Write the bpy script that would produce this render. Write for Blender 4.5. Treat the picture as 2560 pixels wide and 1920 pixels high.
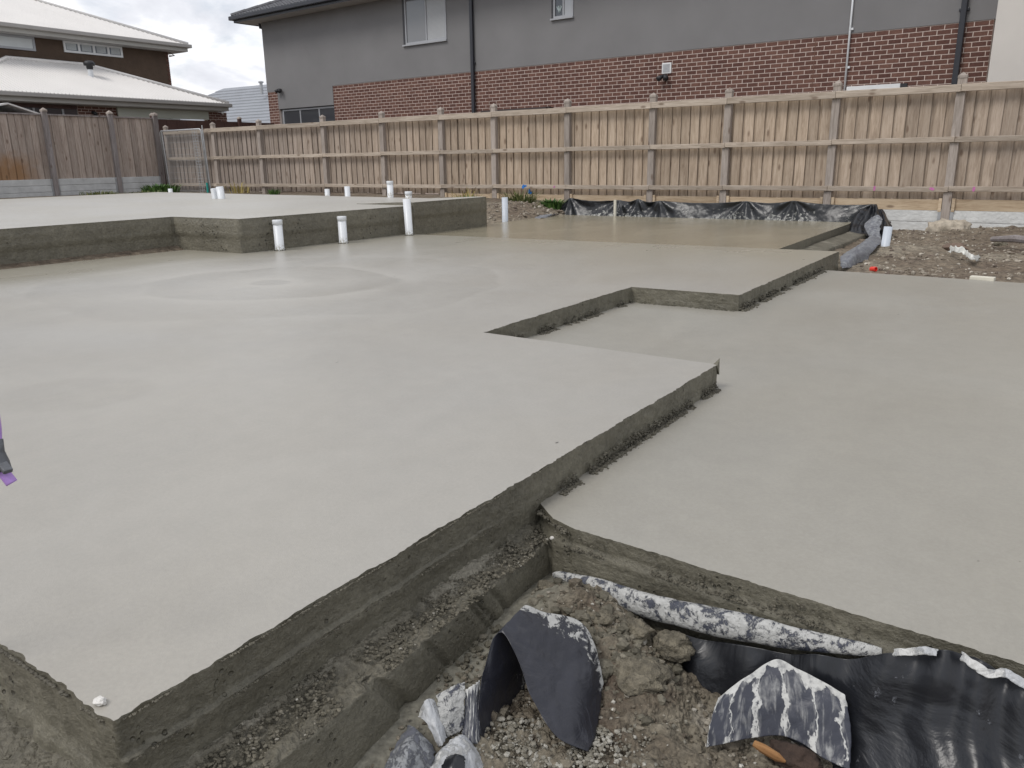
import bpy, bmesh, math, random
import numpy as np
from mathutils import Vector, Matrix, noise
random.seed(7); rng = np.random.default_rng(7)
S = bpy.context.scene
for o in list(bpy.data.objects): bpy.data.objects.remove(o)

# ------------------------------------------------------------------ camera
FPX, CX, CY, CH = 1993.74, 1280.0, 960.0, 0.95
YAW, PIT, ROL = math.radians(34.4208), math.radians(15.7214), math.radians(-0.7683)
_f = Vector((-math.sin(YAW)*math.cos(PIT), math.cos(YAW)*math.cos(PIT), -math.sin(PIT)))
_r0 = Vector((math.cos(YAW), math.sin(YAW), 0)); _u0 = _r0.cross(_f)
_r = math.cos(ROL)*_r0 + math.sin(ROL)*_u0; _u = _r.cross(_f)
cam = bpy.data.cameras.new('camera'); camo = bpy.data.objects.new('camera', cam); S.collection.objects.link(camo)
M = Matrix((_r, _u, -_f)).transposed().to_4x4(); M.translation = Vector((0, 0, CH)); camo.matrix_world = M
cam.sensor_width = 36; cam.sensor_fit = 'HORIZONTAL'; cam.lens = 36*FPX/2560; cam.clip_start = 0.05; cam.clip_end = 3000
S.camera = camo
S.render.resolution_x, S.render.resolution_y = 1024, 768

# ------------------------------------------------------------------ sky, sun, exposure
SUN_EL, SUN_AZ = math.radians(52), math.radians(200)      # azimuth clockwise from +Y
W = bpy.data.worlds.new('World'); S.world = W; W.use_nodes = True
nt = W.node_tree; nt.nodes.clear()
def wn(t, **k):
    n = nt.nodes.new(t)
    for a, v in k.items(): setattr(n, a, v)
    return n
out = wn('ShaderNodeOutputWorld'); bg = wn('ShaderNodeBackground'); bg.inputs['Strength'].default_value = 0.1
sky = wn('ShaderNodeTexSky', sky_type='NISHITA', sun_disc=False, sun_elevation=SUN_EL, sun_rotation=SUN_AZ)
tc = wn('ShaderNodeTexCoord'); sep = wn('ShaderNodeSeparateXYZ'); nt.links.new(tc.outputs['Generated'], sep.inputs[0])
mx = wn('ShaderNodeMath', operation='MAXIMUM'); nt.links.new(sep.outputs[2], mx.inputs[0]); mx.inputs[1].default_value = 0.0
ad = wn('ShaderNodeMath', operation='ADD'); nt.links.new(mx.outputs[0], ad.inputs[0]); ad.inputs[1].default_value = 0.30
cmb = wn('ShaderNodeCombineXYZ')
for i in (0, 1):
    d = wn('ShaderNodeMath', operation='DIVIDE'); nt.links.new(sep.outputs[i], d.inputs[0]); nt.links.new(ad.outputs[0], d.inputs[1]); nt.links.new(d.outputs[0], cmb.inputs[i])
def wnoise(sc, det, dist, off):
    mp = wn('ShaderNodeMapping'); mp.inputs['Location'].default_value = off; nt.links.new(cmb.outputs[0], mp.inputs[0])
    n = wn('ShaderNodeTexNoise'); n.inputs['Scale'].default_value = sc; n.inputs['Detail'].default_value = det; n.inputs['Distortion'].default_value = dist
    n.inputs['Roughness'].default_value = 0.55
    nt.links.new(mp.outputs[0], n.inputs['Vector']); return n.outputs['Fac']
def wramp(fac, stops):
    r = wn('ShaderNodeValToRGB'); e = r.color_ramp.elements
    while len(e) < len(stops): e.new(0.5)
    for el, (p, c) in zip(e, stops): el.position = p; el.color = (*c, 1)
    nt.links.new(fac, r.inputs[0]); return r.outputs[0]
shade = wramp(wnoise(2.3, 7, .5, (3.1, 1.7, 0)), [(.36, (.66, .675, .72)), (.47, (.80, .815, .85)), (.54, (1.0, 1.0, 1.0)), (.75, (1.06, 1.06, 1.06))])
mask = wramp(wnoise(1.5, 6, .4, (8.3, 4.2, 0)), [(.34, (.25, .25, .25)), (.54, (1, 1, 1))])
mul = wn('ShaderNodeMix', data_type='RGBA', blend_type='MULTIPLY'); mul.inputs[0].default_value = 1; nt.links.new(shade, mul.inputs[6]); mul.inputs[7].default_value = (10.6, 10.6, 10.8, 1)
mix = wn('ShaderNodeMix', data_type='RGBA'); nt.links.new(mask, mix.inputs[0]); nt.links.new(sky.outputs[0], mix.inputs[6]); nt.links.new(mul.outputs[2], mix.inputs[7])
nt.links.new(mix.outputs[2], bg.inputs[0]); nt.links.new(bg.outputs[0], out.inputs[0])

sun = bpy.data.lights.new('sun', 'SUN'); sun.energy = 1.5; sun.angle = math.radians(22); sun.color = (1, .965, .92)
suno = bpy.data.objects.new('sun', sun); S.collection.objects.link(suno)
sd = Vector((math.sin(SUN_AZ)*math.cos(SUN_EL), math.cos(SUN_AZ)*math.cos(SUN_EL), math.sin(SUN_EL)))
suno.rotation_euler = sd.to_track_quat('Z', 'Y').to_euler()
S.view_settings.view_transform = 'Standard'; S.view_settings.look = 'None'; S.view_settings.gamma = 1; S.view_settings.exposure = 0.1
S.view_settings.use_curve_mapping = False

# ------------------------------------------------------------------ picking real points on known planes
ORG = Vector((0, 0, CH))
def ray(x, y): return (x-CX)*_r - (y-CY)*_u + FPX*_f
def at_z(x, y, z): d = ray(x, y); return ORG + d*((z-CH)/d.z)
def at_y(x, y, Y): d = ray(x, y); return ORG + d*(Y/d.y)
def at_x(x, y, X): d = ray(x, y); return ORG + d*(X/d.x)

# ------------------------------------------------------------------ object helpers
C = S.collection
def tag(o, label=None, cat=None, group=None, kind=None):
    if label: o['label'] = label
    if cat: o['category'] = cat
    if group: o['group'] = group
    if kind: o['kind'] = kind
    return o
def empty(name, loc=(0, 0, 0), label=None, cat=None, group=None):
    o = bpy.data.objects.new(name, None); C.objects.link(o); o.location = loc; o.empty_display_size = .2
    return tag(o, label, cat, group)
def link(name, me, parent=None, mtx=None):
    o = bpy.data.objects.new(name, me); C.objects.link(o)
    if parent: o.parent = parent
    if mtx is not None: o.matrix_local = mtx
    return o
class MB:
    def __init__(s): s.v = []; s.f = []; s.m = []; s.uv = {}
    def add(s, vs, fs, mi=0):
        b = len(s.v); s.v += [tuple(v) for v in vs]; s.f += [tuple(b+i for i in f) for f in fs]; s.m += [mi]*len(fs); return s
    def box(s, a, b, mi=0, mtx=None):
        x0, y0, z0 = a; x1, y1, z1 = b
        vs = [Vector(p) for p in ((x0,y0,z0),(x1,y0,z0),(x1,y1,z0),(x0,y1,z0),(x0,y0,z1),(x1,y0,z1),(x1,y1,z1),(x0,y1,z1))]
        if mtx is not None: vs = [mtx @ v for v in vs]
        return s.add(vs, [(0,3,2,1),(4,5,6,7),(0,1,5,4),(1,2,6,5),(2,3,7,6),(3,0,4,7)], mi)
    def tube(s, pts, rad, seg=12, mi=0, caps=True):
        pts = [Vector(p) for p in pts]; n = len(pts); rad = rad if hasattr(rad, '__len__') else [rad]*n
        rings = []; up = Vector((0, 0, 1))
        for i, p in enumerate(pts):
            t = (pts[min(i+1, n-1)] - pts[max(i-1, 0)]).normalized()
            a = t.cross(up); a = t.cross(Vector((1, 0, 0))) if a.length < 1e-3 else a
            a.normalize(); b = t.cross(a)
            rings.append([p + rad[i]*(math.cos(k*2*math.pi/seg)*a + math.sin(k*2*math.pi/seg)*b) for k in range(seg)])
        vs = [v for r in rings for v in r]; fs = []
        for i in range(n-1):
            for k in range(seg):
                k2 = (k+1) % seg; fs.append((i*seg+k, i*seg+k2, (i+1)*seg+k2, (i+1)*seg+k))
        if caps: fs += [tuple(range(seg))[::-1], tuple((n-1)*seg+k for k in range(seg))]
        return s.add(vs, fs, mi)
    def lathe(s, prof, c=(0, 0, 0), seg=20, mi=0):
        c = Vector(c); vs = []; fs = []; n = len(prof)
        for (r, z) in prof:
            for k in range(seg): a = k*2*math.pi/seg; vs.append(c + Vector((r*math.cos(a), r*math.sin(a), z)))
        for i in range(n-1):
            for k in range(seg): k2 = (k+1) % seg; fs.append((i*seg+k, i*seg+k2, (i+1)*seg+k2, (i+1)*seg+k))
        return s.add(vs, fs, mi)
    def prism(s, poly, z0, z1, mi=0):
        n = len(poly)
        vs = [(x, y, z0) for x, y in poly] + [(x, y, z1) for x, y in poly]
        return s.add(vs, [tuple(range(n))[::-1], tuple(range(n, 2*n))] + [(i, (i+1) % n, n+(i+1) % n, n+i) for i in range(n)], mi)
    def mesh(s, name, mats, smooth=False, flip=True):
        me = bpy.data.meshes.new(name); me.from_pydata(s.v, [], s.f)
        mats = mats if isinstance(mats, (list, tuple)) else [mats]
        for m in mats: me.materials.append(m)
        me.polygons.foreach_set('material_index', s.m)
        if flip:
            bm = bmesh.new(); bm.from_mesh(me); bmesh.ops.recalc_face_normals(bm, faces=bm.faces); bm.to_mesh(me); bm.free()
        if smooth: me.polygons.foreach_set('use_smooth', [True]*len(me.polygons))
        return me
    def build(s, name, mats, parent=None, smooth=False, flip=True, bevel=0):
        o = link(name, s.mesh(name, mats, smooth, flip), parent)
        if bevel:
            b = o.modifiers.new('b', 'BEVEL'); b.width = bevel; b.segments = 2; b.limit_method = 'ANGLE'
        return o
def fbm(p, sc, oc=4): return noise.fractal(Vector(p)*sc, 1.0, 2.0, oc)

# ------------------------------------------------------------------ material helpers
class Mat:
    def __init__(s, name):
        s.m = bpy.data.materials.new(name); s.m.use_nodes = True; s.t = s.m.node_tree; s.b = s.t.nodes['Principled BSDF']; s._tc = None
    def n(s, t, **k):
        n = s.t.nodes.new(t)
        for a, v in k.items(): setattr(n, a, v)
        return n
    def put(s, sock, v):
        if isinstance(v, bpy.types.NodeSocket): s.t.links.new(v, sock)
        elif v is not None:
            if sock.type == 'RGBA' and len(v) == 3: v = (*v, 1)
            sock.default_value = v
    def co(s, k='Object'):
        if not s._tc: s._tc = s.n('ShaderNodeTexCoord')
        return s._tc.outputs[k]
    def pos(s): return s.n('ShaderNodeNewGeometry').outputs['Position']
    def xyz(s, v):
        n = s.n('ShaderNodeSeparateXYZ'); s.put(n.inputs[0], v); return n.outputs
    def rnd(s): return s.n('ShaderNodeObjectInfo').outputs['Random']
    def attr(s, name): return s.n('ShaderNodeAttribute', attribute_name=name).outputs['Fac']
    def map(s, v, scale=(1, 1, 1), loc=(0, 0, 0), rot=(0, 0, 0)):
        n = s.n('ShaderNodeMapping'); s.put(n.inputs[0], v); s.put(n.inputs['Location'], loc); s.put(n.inputs['Scale'], scale); s.put(n.inputs['Rotation'], rot); return n.outputs[0]
    def vadd(s, a, b, op='ADD'):
        n = s.n('ShaderNodeVectorMath', operation=op); s.put(n.inputs[0], a); s.put(n.inputs[1], b); return n.outputs[0]
    def noise(s, v, sc, det=4, dist=0, rough=.55):
        n = s.n('ShaderNodeTexNoise'); s.put(n.inputs['Vector'], v); s.put(n.inputs['Scale'], sc); s.put(n.inputs['Detail'], det); s.put(n.inputs['Distortion'], dist); s.put(n.inputs['Roughness'], rough); return n.outputs['Fac']
    def vor(s, v, sc, feat='F1', out='Distance', rnd=1):
        n = s.n('ShaderNodeTexVoronoi', feature=feat); s.put(n.inputs['Vector'], v); s.put(n.inputs['Scale'], sc); s.put(n.inputs['Randomness'], rnd); return n.outputs[out]
    def ramp(s, fac, stops, interp='LINEAR'):
        r = s.n('ShaderNodeValToRGB'); r.color_ramp.interpolation = interp; e = r.color_ramp.elements
        while len(e) < len(stops): e.new(.5)
        for el, (p, c) in zip(e, stops):
            el.position = p; c = (c, c, c) if not hasattr(c, '__len__') else c; el.color = (*c, 1)
        s.put(r.inputs[0], fac); return r.outputs[0]
    def mix(s, fac, a, b, blend='MIX'):
        n = s.n('ShaderNodeMix', data_type='RGBA', blend_type=blend); s.put(n.inputs[0], fac); s.put(n.inputs[6], a); s.put(n.inputs[7], b); return n.outputs[2]
    def math(s, op, a, b=None, c=None, clamp=False):
        n = s.n('ShaderNodeMath', operation=op, use_clamp=clamp); s.put(n.inputs[0], a)
        if b is not None: s.put(n.inputs[1], b)
        if c is not None: s.put(n.inputs[2], c)
        return n.outputs[0]
    def bump(s, h, dist=.01, strength=1.0, nrm=None):
        n = s.n('ShaderNodeBump'); s.put(n.inputs['Height'], h); n.inputs['Distance'].default_value = dist; n.inputs['Strength'].default_value = strength
        if nrm is not None: s.put(n.inputs['Normal'], nrm)
        return n.outputs[0]
    def out(s, col=None, rough=None, nrm=None, spec=None, **k):
        s.put(s.b.inputs['Base Color'], col); s.put(s.b.inputs['Roughness'], rough)
        if nrm is not None: s.put(s.b.inputs['Normal'], nrm)
        if spec is not None: s.put(s.b.inputs['Specular IOR Level'], spec)
        for a, v in k.items(): s.put(s.b.inputs[a.replace('_', ' ')], v)
        return s.m
def plain(name, col, rough=.6, var=.12, sc=8, bump=0, bsc=60, metallic=0, spec=None):
    m = Mat(name); p = m.co(); n = m.noise(p, sc, 5)
    c = m.mix(1, (*col,), m.ramp(n, [(.3, 1-var), (.7, 1+var)]), 'MULTIPLY')
    nr = m.bump(m.noise(p, bsc, 4), bump) if bump else None
    return m.out(c, rough, nr, spec, Metallic=metallic)

# fresh concrete, trowelled top
def concrete_top(name, col, warm, r0, r1, swirl=None, wet=False):
    m = Mat(name); p = m.pos()
    big = m.noise(p, .55, 5, .6); med = m.noise(m.map(p, (1.3, .6, 1), rot=(0, 0, .5)), 1.3, 4, .8); fine = m.noise(p, 90, 4)
    c = m.mix(m.ramp(big, [(.35, 0), (.68, 1)]), col, warm)
    c = m.mix(1, c, m.ramp(med, [(.3, .965), (.7, 1.03)]), 'MULTIPLY')
    c = m.mix(1, c, m.ramp(fine, [(.3, .95), (.7, 1.05)]), 'MULTIPLY'); c = m.mix(1, c, m.ramp(m.noise(p, 11, 4), [(.3, .965), (.7, 1.03)]), 'MULTIPLY')
    ro = m.math('ADD', m.math('MULTIPLY', med, r1-r0), r0)
    if wet:      # wet far side and raised slab foot; fence's warm reflection painted into far tan
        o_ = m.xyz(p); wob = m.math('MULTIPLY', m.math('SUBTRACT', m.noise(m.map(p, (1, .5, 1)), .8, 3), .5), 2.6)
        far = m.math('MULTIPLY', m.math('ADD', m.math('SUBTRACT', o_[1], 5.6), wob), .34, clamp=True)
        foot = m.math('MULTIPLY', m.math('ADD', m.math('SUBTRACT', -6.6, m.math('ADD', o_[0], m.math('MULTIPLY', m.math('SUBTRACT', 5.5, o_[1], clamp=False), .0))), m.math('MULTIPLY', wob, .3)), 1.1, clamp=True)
        wet_refl = m.math('MAXIMUM', far, m.math('MULTIPLY', foot, .8))
        c = m.mix(m.math('MULTIPLY', wet_refl, .75), c, (.305, .282, .215)); ro = m.math('SUBTRACT', ro, m.math('MULTIPLY', wet_refl, .08))
    arcs = None
    if swirl:
        for i, (cx, cy, sc, amp) in enumerate(swirl):
            q = m.vadd(p, (cx, cy, 0), 'SUBTRACT'); q = m.vadd(q, m.map(p, (0, 0, 0), loc=(0, 0, 0)))
            d = m.n('ShaderNodeVectorMath', operation='LENGTH'); m.put(d.inputs[0], q)
            dn = m.math('ADD', m.math('MULTIPLY', d.outputs['Value'], sc), m.math('MULTIPLY', m.noise(p, .55, 2), 1.5))
            saw = m.math('FRACT', dn)
            fade = m.ramp(d.outputs['Value'], [(.0, 1), (.30, .8), (.9, 0)]) if False else m.math('SUBTRACT', 1.0, m.math('MULTIPLY', d.outputs['Value'], .36), clamp=True)
            patch = m.ramp(m.noise(p, .9, 3), [(.36, .1), (.50, 1)])
            a = m.math('MULTIPLY', m.math('MULTIPLY', m.ramp(saw, [(0, 1), (.25, .45), (.94, 0), (1, 1)]), fade), m.math('MULTIPLY', patch, amp))
            arcs = a if arcs is None else m.math('MAXIMUM', arcs, a)
        c = m.mix(arcs, c, tuple(min(1, v*1.24) for v in col))
        ro = m.math('ADD', ro, m.math('MULTIPLY', arcs, .12))
    # specks and trowel nicks
    sp = m.vor(m.map(p, (1, .55, 1), rot=(0, 0, .7)), 3.3); mk = m.ramp(sp, [(.010, 1), (.022, 0)])
    mk2 = m.math('MULTIPLY', m.ramp(m.vor(m.map(p, (1, .5, 1), rot=(0, 0, 2.1)), 8.5), [(.018, 1), (.034, 0)]), m.ramp(m.noise(p, .7, 3), [(.52, 0), (.60, 1)]))
    c = m.mix(m.math('MAXIMUM', mk, m.math('MULTIPLY', mk2, .7)), c, (.075, .07, .06))
    h = m.math('ADD', m.math('MULTIPLY', m.noise(p, 240, 3), .25), m.math('MULTIPLY', m.noise(m.map(p, (1.6, .7, 1), rot=(0, 0, .4)), 7, 4), .6))
    nr = m.bump(h, .0028, 1); nr = m.bump(m.noise(p, 1.1, 2), .006, 1, nr)
    return m.out(c, ro, nr, .5)
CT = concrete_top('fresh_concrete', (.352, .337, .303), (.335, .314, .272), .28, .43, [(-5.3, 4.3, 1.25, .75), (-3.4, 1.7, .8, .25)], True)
CT_UP = concrete_top('fresh_concrete_raised', (.43, .415, .38), (.39, .37, .32), .32, .52)
CT_WET = concrete_top('wet_concrete', (.285, .255, .185), (.26, .23, .165), .14, .28)
CT_LOW = concrete_top('fresh_concrete_lower', (.305, .291, .254), (.288, .27, .228), .33, .52)
def concrete_side(name, col, dark, sc=1.0):
    m = Mat(name); p = m.pos()
    n = m.noise(p, 3.0*sc, 5, .3); fine = m.noise(p, 95*sc, 5, 0, .65); mid = m.noise(p, 24*sc, 5)
    drag = m.noise(m.map(p, (.16, .16, 1)), 70*sc, 3)
    c = m.ramp(n, [(.3, dark), (.65, col)])
    c = m.mix(1, c, m.ramp(fine, [(.3, .78), (.7, 1.2)]), 'MULTIPLY'); c = m.mix(1, c, m.ramp(mid, [(.3, .86), (.7, 1.12)]), 'MULTIPLY')
    hole = m.math('MULTIPLY', m.ramp(m.vor(p, 46*sc), [(.16, 1), (.27, 0)]), m.ramp(m.noise(p, 5.5*sc, 4, .5), [(.56, 0), (.66, 1)]))
    c = m.mix(m.math('MULTIPLY', hole, .6), c, tuple(v*.4 for v in dark))
    h = m.math('SUBTRACT', m.math('ADD', m.math('ADD', m.math('MULTIPLY', fine, .5), m.math('MULTIPLY', mid, .6)), m.math('MULTIPLY', drag, .22)), m.math('MULTIPLY', hole, .9))
    return m.out(c, m.ramp(n, [(.3, .45), (.7, .62)]), m.bump(h, .011/sc, 1), .42)
CS = concrete_side('concrete_side', (.165, .153, .115), (.122, .113, .085))
CS_FAR = concrete_side('concrete_side_far', (.175, .161, .122), (.13, .119, .09), .45)
def rough_concrete(name, a, b, pale):
    m = Mat(name); p = m.pos()
    n = m.noise(p, 9, 6, .3); f = m.noise(p, 85, 6); g = m.vor(p, 60)
    c = m.ramp(n, [(.3, a), (.66, b)])
    c = m.mix(m.ramp(m.noise(p, 5, 5, .3), [(.54, 0), (.66, .8)]), c, pale)
    c = m.mix(1, c, m.ramp(f, [(.3, .72), (.7, 1.22)]), 'MULTIPLY')
    h = m.math('ADD', m.math('MULTIPLY', f, .9), m.math('MULTIPLY', g, -.7))
    return m.out(c, .62, m.bump(h, .012, 1), .4)
CR = rough_concrete('rough_footing_concrete', (.10, .092, .068), (.17, .155, .118), (.27, .25, .20))
def dirt_mat():
    m = Mat('rubble_dirt'); p = m.pos()
    n = m.noise(p, 4.5, 6, .5); f = m.noise(p, 60, 6); v = m.vor(p, 75)
    c = m.ramp(n, [(.28, (.085, .06, .045)), (.42, (.135, .112, .082)), (.58, (.195, .172, .13)), (.72, (.34, .31, .26))])
    slurry = m.math('MULTIPLY', m.ramp(m.xyz(p)[0], [(0, 1), (1, 1)]), m.ramp(m.math('MULTIPLY', m.math('ADD', m.xyz(p)[0], 1.16), 4.2, clamp=True), [(.35, 1), (.75, 0)]))
    c = m.mix(slurry, c, (.185, .175, .14))
    c = m.mix(1, c, m.ramp(f, [(.3, .66), (.7, 1.28)]), 'MULTIPLY')
    h = m.math('ADD', f, m.math('MULTIPLY', v, -.8))
    h = m.math('MULTIPLY', h, m.math('SUBTRACT', 1.0, m.math('MULTIPLY', slurry, .75)))
    return m.out(c, .8, m.bump(h, .012, 1), .3)
DIRT = dirt_mat()
def soil_mat():
    m = Mat('site_soil'); p = m.pos(); n = m.noise(p, .9, 6, .5); f = m.noise(p, 14, 6)
    c = m.ramp(n, [(.3, (.13, .098, .072)), (.5, (.19, .155, .115)), (.68, (.28, .245, .19))])
    c = m.mix(1, c, m.ramp(f, [(.3, .6), (.7, 1.3)]), 'MULTIPLY')
    return m.out(c, .9, m.bump(m.math('ADD', f, m.vor(p, 11)), .05, 1), .25)
SOIL = soil_mat()
def stone_mat(name, stops, rough=.8):
    m = Mat(name); p = m.pos(); c = m.ramp(m.attr('rnd'), stops)
    c = m.mix(1, c, m.ramp(m.noise(p, 110, 4), [(.3, .72), (.7, 1.25)]), 'MULTIPLY')
    return m.out(c, rough, m.bump(m.noise(p, 160, 4), .004, 1), .3)
GRAVEL = stone_mat('gravel_stones', [(0, (.085, .07, .052)), (.5, (.15, .128, .096)), (.85, (.21, .185, .142)), (.97, (.32, .295, .25)), (1, (.55, .53, .48))])
PALEGR = stone_mat('pale_gravel', [(0, (.13, .118, .09)), (.5, (.22, .205, .168)), (1, (.38, .365, .32))])
CRUMB = stone_mat('concrete_crumb', [(0, (.07, .064, .048)), (1, (.14, .128, .098))], .6)
LEDGEST = stone_mat('ledge_gravel', [(0, (.085, .077, .057)), (.7, (.145, .132, .10)), (.97, (.19, .172, .134)), (1, (.42, .40, .35))], .75)
FARSTONE = stone_mat('site_stones', [(0, (.13, .10, .08)), (.5, (.22, .185, .145)), (.85, (.36, .32, .26)), (1, (.55, .51, .44))])
CLOD = plain('clod', (.165, .145, .105), .85, .45, 40, .02, 90)
PALECLOD = plain('pale_clod', (.40, .35, .28), .85, .3, 12, .02, 25)
# timber
def wood(name, cols, axis=2, gap=0, warmx=None, k=1.0, stain=False):
    m = Mat(name); r = m.rnd(); p = m.co()
    off = m.n('ShaderNodeCombineXYZ'); m.put(off.inputs[0], m.math('MULTIPLY', r, 37.0)); m.put(off.inputs[1], m.math('MULTIPLY', r, 91.0)); m.put(off.inputs[2], m.math('MULTIPLY', r, 53.0))
    q = m.vadd(p, off.outputs[0])
    st = [1, 1, 1]; st[axis] = .09
    kn = m.vor(m.map(q, tuple(.42 if i == axis else 1 for i in range(3))), 5.5*k); knot = m.ramp(kn, [(.08, 1), (.17, 0)])
    g = m.noise(m.map(q, tuple(st)), 46*k, 6, 1.1); g2 = m.noise(m.map(q, tuple(st)), 9*k, 4, 1.6)
    c = m.ramp(m.math('ADD', m.math('MULTIPLY', g, .5), m.math('MULTIPLY', g2, .5)), [(.36, cols[0]), (.5, cols[1]), (.64, cols[2])])
    c = m.mix(1, c, m.ramp(r, [(0, .84), (.5, 1.0), (1, 1.12)]), 'MULTIPLY')
    if warmx:
        x = m.xyz(m.pos())[0]
        w = m.ramp(m.math('ADD', m.math('MULTIPLY', m.math('ADD', x, 23.0), 1/25.0), m.math('MULTIPLY', m.noise(q, .9, 3), .12)), [(.25, 0), (.58, 1), (.82, .95), (1, .35)])
        c = m.mix(w, m.mix(1, c, (.80, .80, .82), 'MULTIPLY'), m.mix(1, c, (1.06, 1.0, .90), 'MULTIPLY'))
    st2 = m.ramp(m.noise(m.map(q, tuple(.35 if i == axis else 1 for i in range(3))), 3.2, 4, .5), [(.35, .92), (.65, 1.04)])
    c = m.mix(1, c, st2, 'MULTIPLY')
    if stain:
        o_ = m.xyz(m.pos()); ys_ = m.math('ADD', o_[1], m.math('MULTIPLY', m.noise(m.pos(), 3, 3), .8)); zs_ = m.math('ADD', o_[2], m.math('MULTIPLY', m.noise(m.pos(), 3.5, 3), .5))
        c = m.mix(m.math('MULTIPLY', m.ramp(m.math('SUBTRACT', 11.3, ys_), [(0, 0), (.5, .85)]), m.ramp(m.math('SUBTRACT', 1.55, zs_), [(0, 0), (.35, 1)])), c, (.30, .165, .075))
    c = m.mix(m.math('MULTIPLY', knot, .62), c, (.11, .065, .04))
    return m.out(c, .82, m.bump(m.math('ADD', g, m.math('MULTIPLY', knot, -.5)), .005, 1), .25)
WC = [(.285, .232, .187), (.405, .338, .282), (.485, .418, .358)]
WOOD = wood('fence_paling_wood', WC, 2, warmx=True)
WOODX = wood('fence_rail_wood', [(.30, .247, .195), (.41, .345, .28), (.49, .425, .355)], 0)
WOODP = wood('fence_post_wood', [(.25, .215, .185), (.34, .295, .26), (.42, .37, .33)], 2)
PLINTH = wood('plinth_wood', [(.36, .265, .175), (.50, .39, .27), (.58, .47, .34)], 0)
WOODL = wood('grey_paling_wood', [(.26, .205, .172), (.38, .312, .268), (.46, .395, .345)], 2, stain=True)
WOODLP = wood('grey_post_wood', [(.18, .158, .15), (.25, .222, .215), (.31, .285, .28)], 2)
STAKE = wood('stake_wood', [(.34, .24, .14), (.48, .35, .22), (.56, .43, .29)], 2)
STICK = wood('stick_wood', [(.15, .075, .03), (.26, .135, .055), (.36, .20, .09)], 0)
BROWNF = plain('brown_fence_paint', (.06, .026, .019), .6, .2, 3)
SLEEPER = plain('concrete_sleeper', (.52, .525, .52), .8, .14, 4, .006, 30)
SLEEPERW = plain('rock_face_sleeper', (.58, .585, .57), .85, .10, 5, .014, 22)
STEEL = plain('galvanised_steel', (.42, .43, .44), .45, .15, 6, metallic=.5)
# masonry and house
def brick_mat():
    m = Mat('red_brown_brick'); r = m.rnd(); a = m.attr('rnd'); p = m.pos()
    t = m.math('FRACT', m.math('ADD', r, a))
    c = m.ramp(t, [(0, (.10, .046, .036)), (.5, (.125, .060, .046)), (1, (.16, .082, .062))])
    c = m.mix(1, c, m.ramp(m.noise(p, 22, 5), [(.3, .78), (.7, 1.2)]), 'MULTIPLY')
    return m.out(c, .75, m.bump(m.noise(p, 60, 4), .006, 1), .3)
BRICK = brick_mat()
MORTAR = plain('pink_mortar', (.66, .56, .50), .9, .08, 20, .004, 60)
RENDER = plain('grey_render', (.198, .195, .197), .85, .07, .9, .004, 180)
CREAM = plain('cream_render', (.58, .55, .51), .85, .05, 1.2, .003, 160)
DARKM = plain('dark_gutter_metal', (.022, .024, .032), .35, .1, 5)
SOFFIT = plain('soffit_board', (.42, .41, .40), .7, .05, 3)
TILE = plain('charcoal_roof_tile', (.065, .066, .075), .55, .2, 6, .004, 40)
ALU = plain('window_frame_aluminium', (.36, .37, .39), .45, .06, 5)
DARKFR = plain('dark_window_reveal', (.04, .04, .045), .5, .1, 5)
WHITEFR = plain('white_window_frame', (.72, .73, .73), .5, .05, 5)
BLIND = plain('window_blind', (.42, .43, .44), .7, .06, 3)
WHITEBL = plain('white_blind', (.60, .63, .63), .5, .05, 2)
LOUVRE = plain('grey_louvre', (.16, .18, .21), .4, .1, 5)
def glass_mat(name, col, rough=.06):
    m = Mat(name); p = m.pos()
    return m.out(col, rough, m.bump(m.noise(p, 1.2, 2), .01, .5), .7, Coat_Weight=.4, Coat_Roughness=.03)
GLASS = glass_mat('window_glass', (.055, .058, .065)); GLASSL = glass_mat('blind_glass', (.36, .37, .385), .12)
PVC = plain('white_pvc', (.70, .72, .74), .35, .05, 9); PVCG = plain('grey_pvc', (.52, .56, .61), .4, .05, 9)
def pvc_dirty():
    m = Mat('splashed_white_pvc'); p = m.co(); z = m.xyz(p)[2]
    sp = m.math('MULTIPLY', m.ramp(m.noise(p, 45, 5), [(.48, 0), (.56, 1)]), m.ramp(m.math('MULTIPLY', z, 10.0), [(.1, 1), (.9, 0)]))
    return m.out(m.mix(sp, (.70, .72, .74), (.30, .28, .22)), .35)
PVCD = pvc_dirty()
CREAMROOF = plain('cream_steel_roof', (.66, .64, .615), .5, .04, .7)
GUTTERC = plain('cream_gutter', (.36, .345, .325), .5, .05, 2)
FASCIA = plain('cream_fascia', (.40, .39, .36), .6, .05, 2)
BROWNW = plain('brown_brick_wall', (.082, .054, .036), .85, .16, 2.2, .01, 12)
PALEGREEN = plain('pale_green_panel', (.47, .49, .43), .6, .05, 1)
GREYROOF = plain('blue_grey_steel_roof', (.27, .285, .31), .6, .06, 1.2)
BLACKM = plain('black_fitting', (.02, .02, .023), .5, .1, 8)
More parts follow.
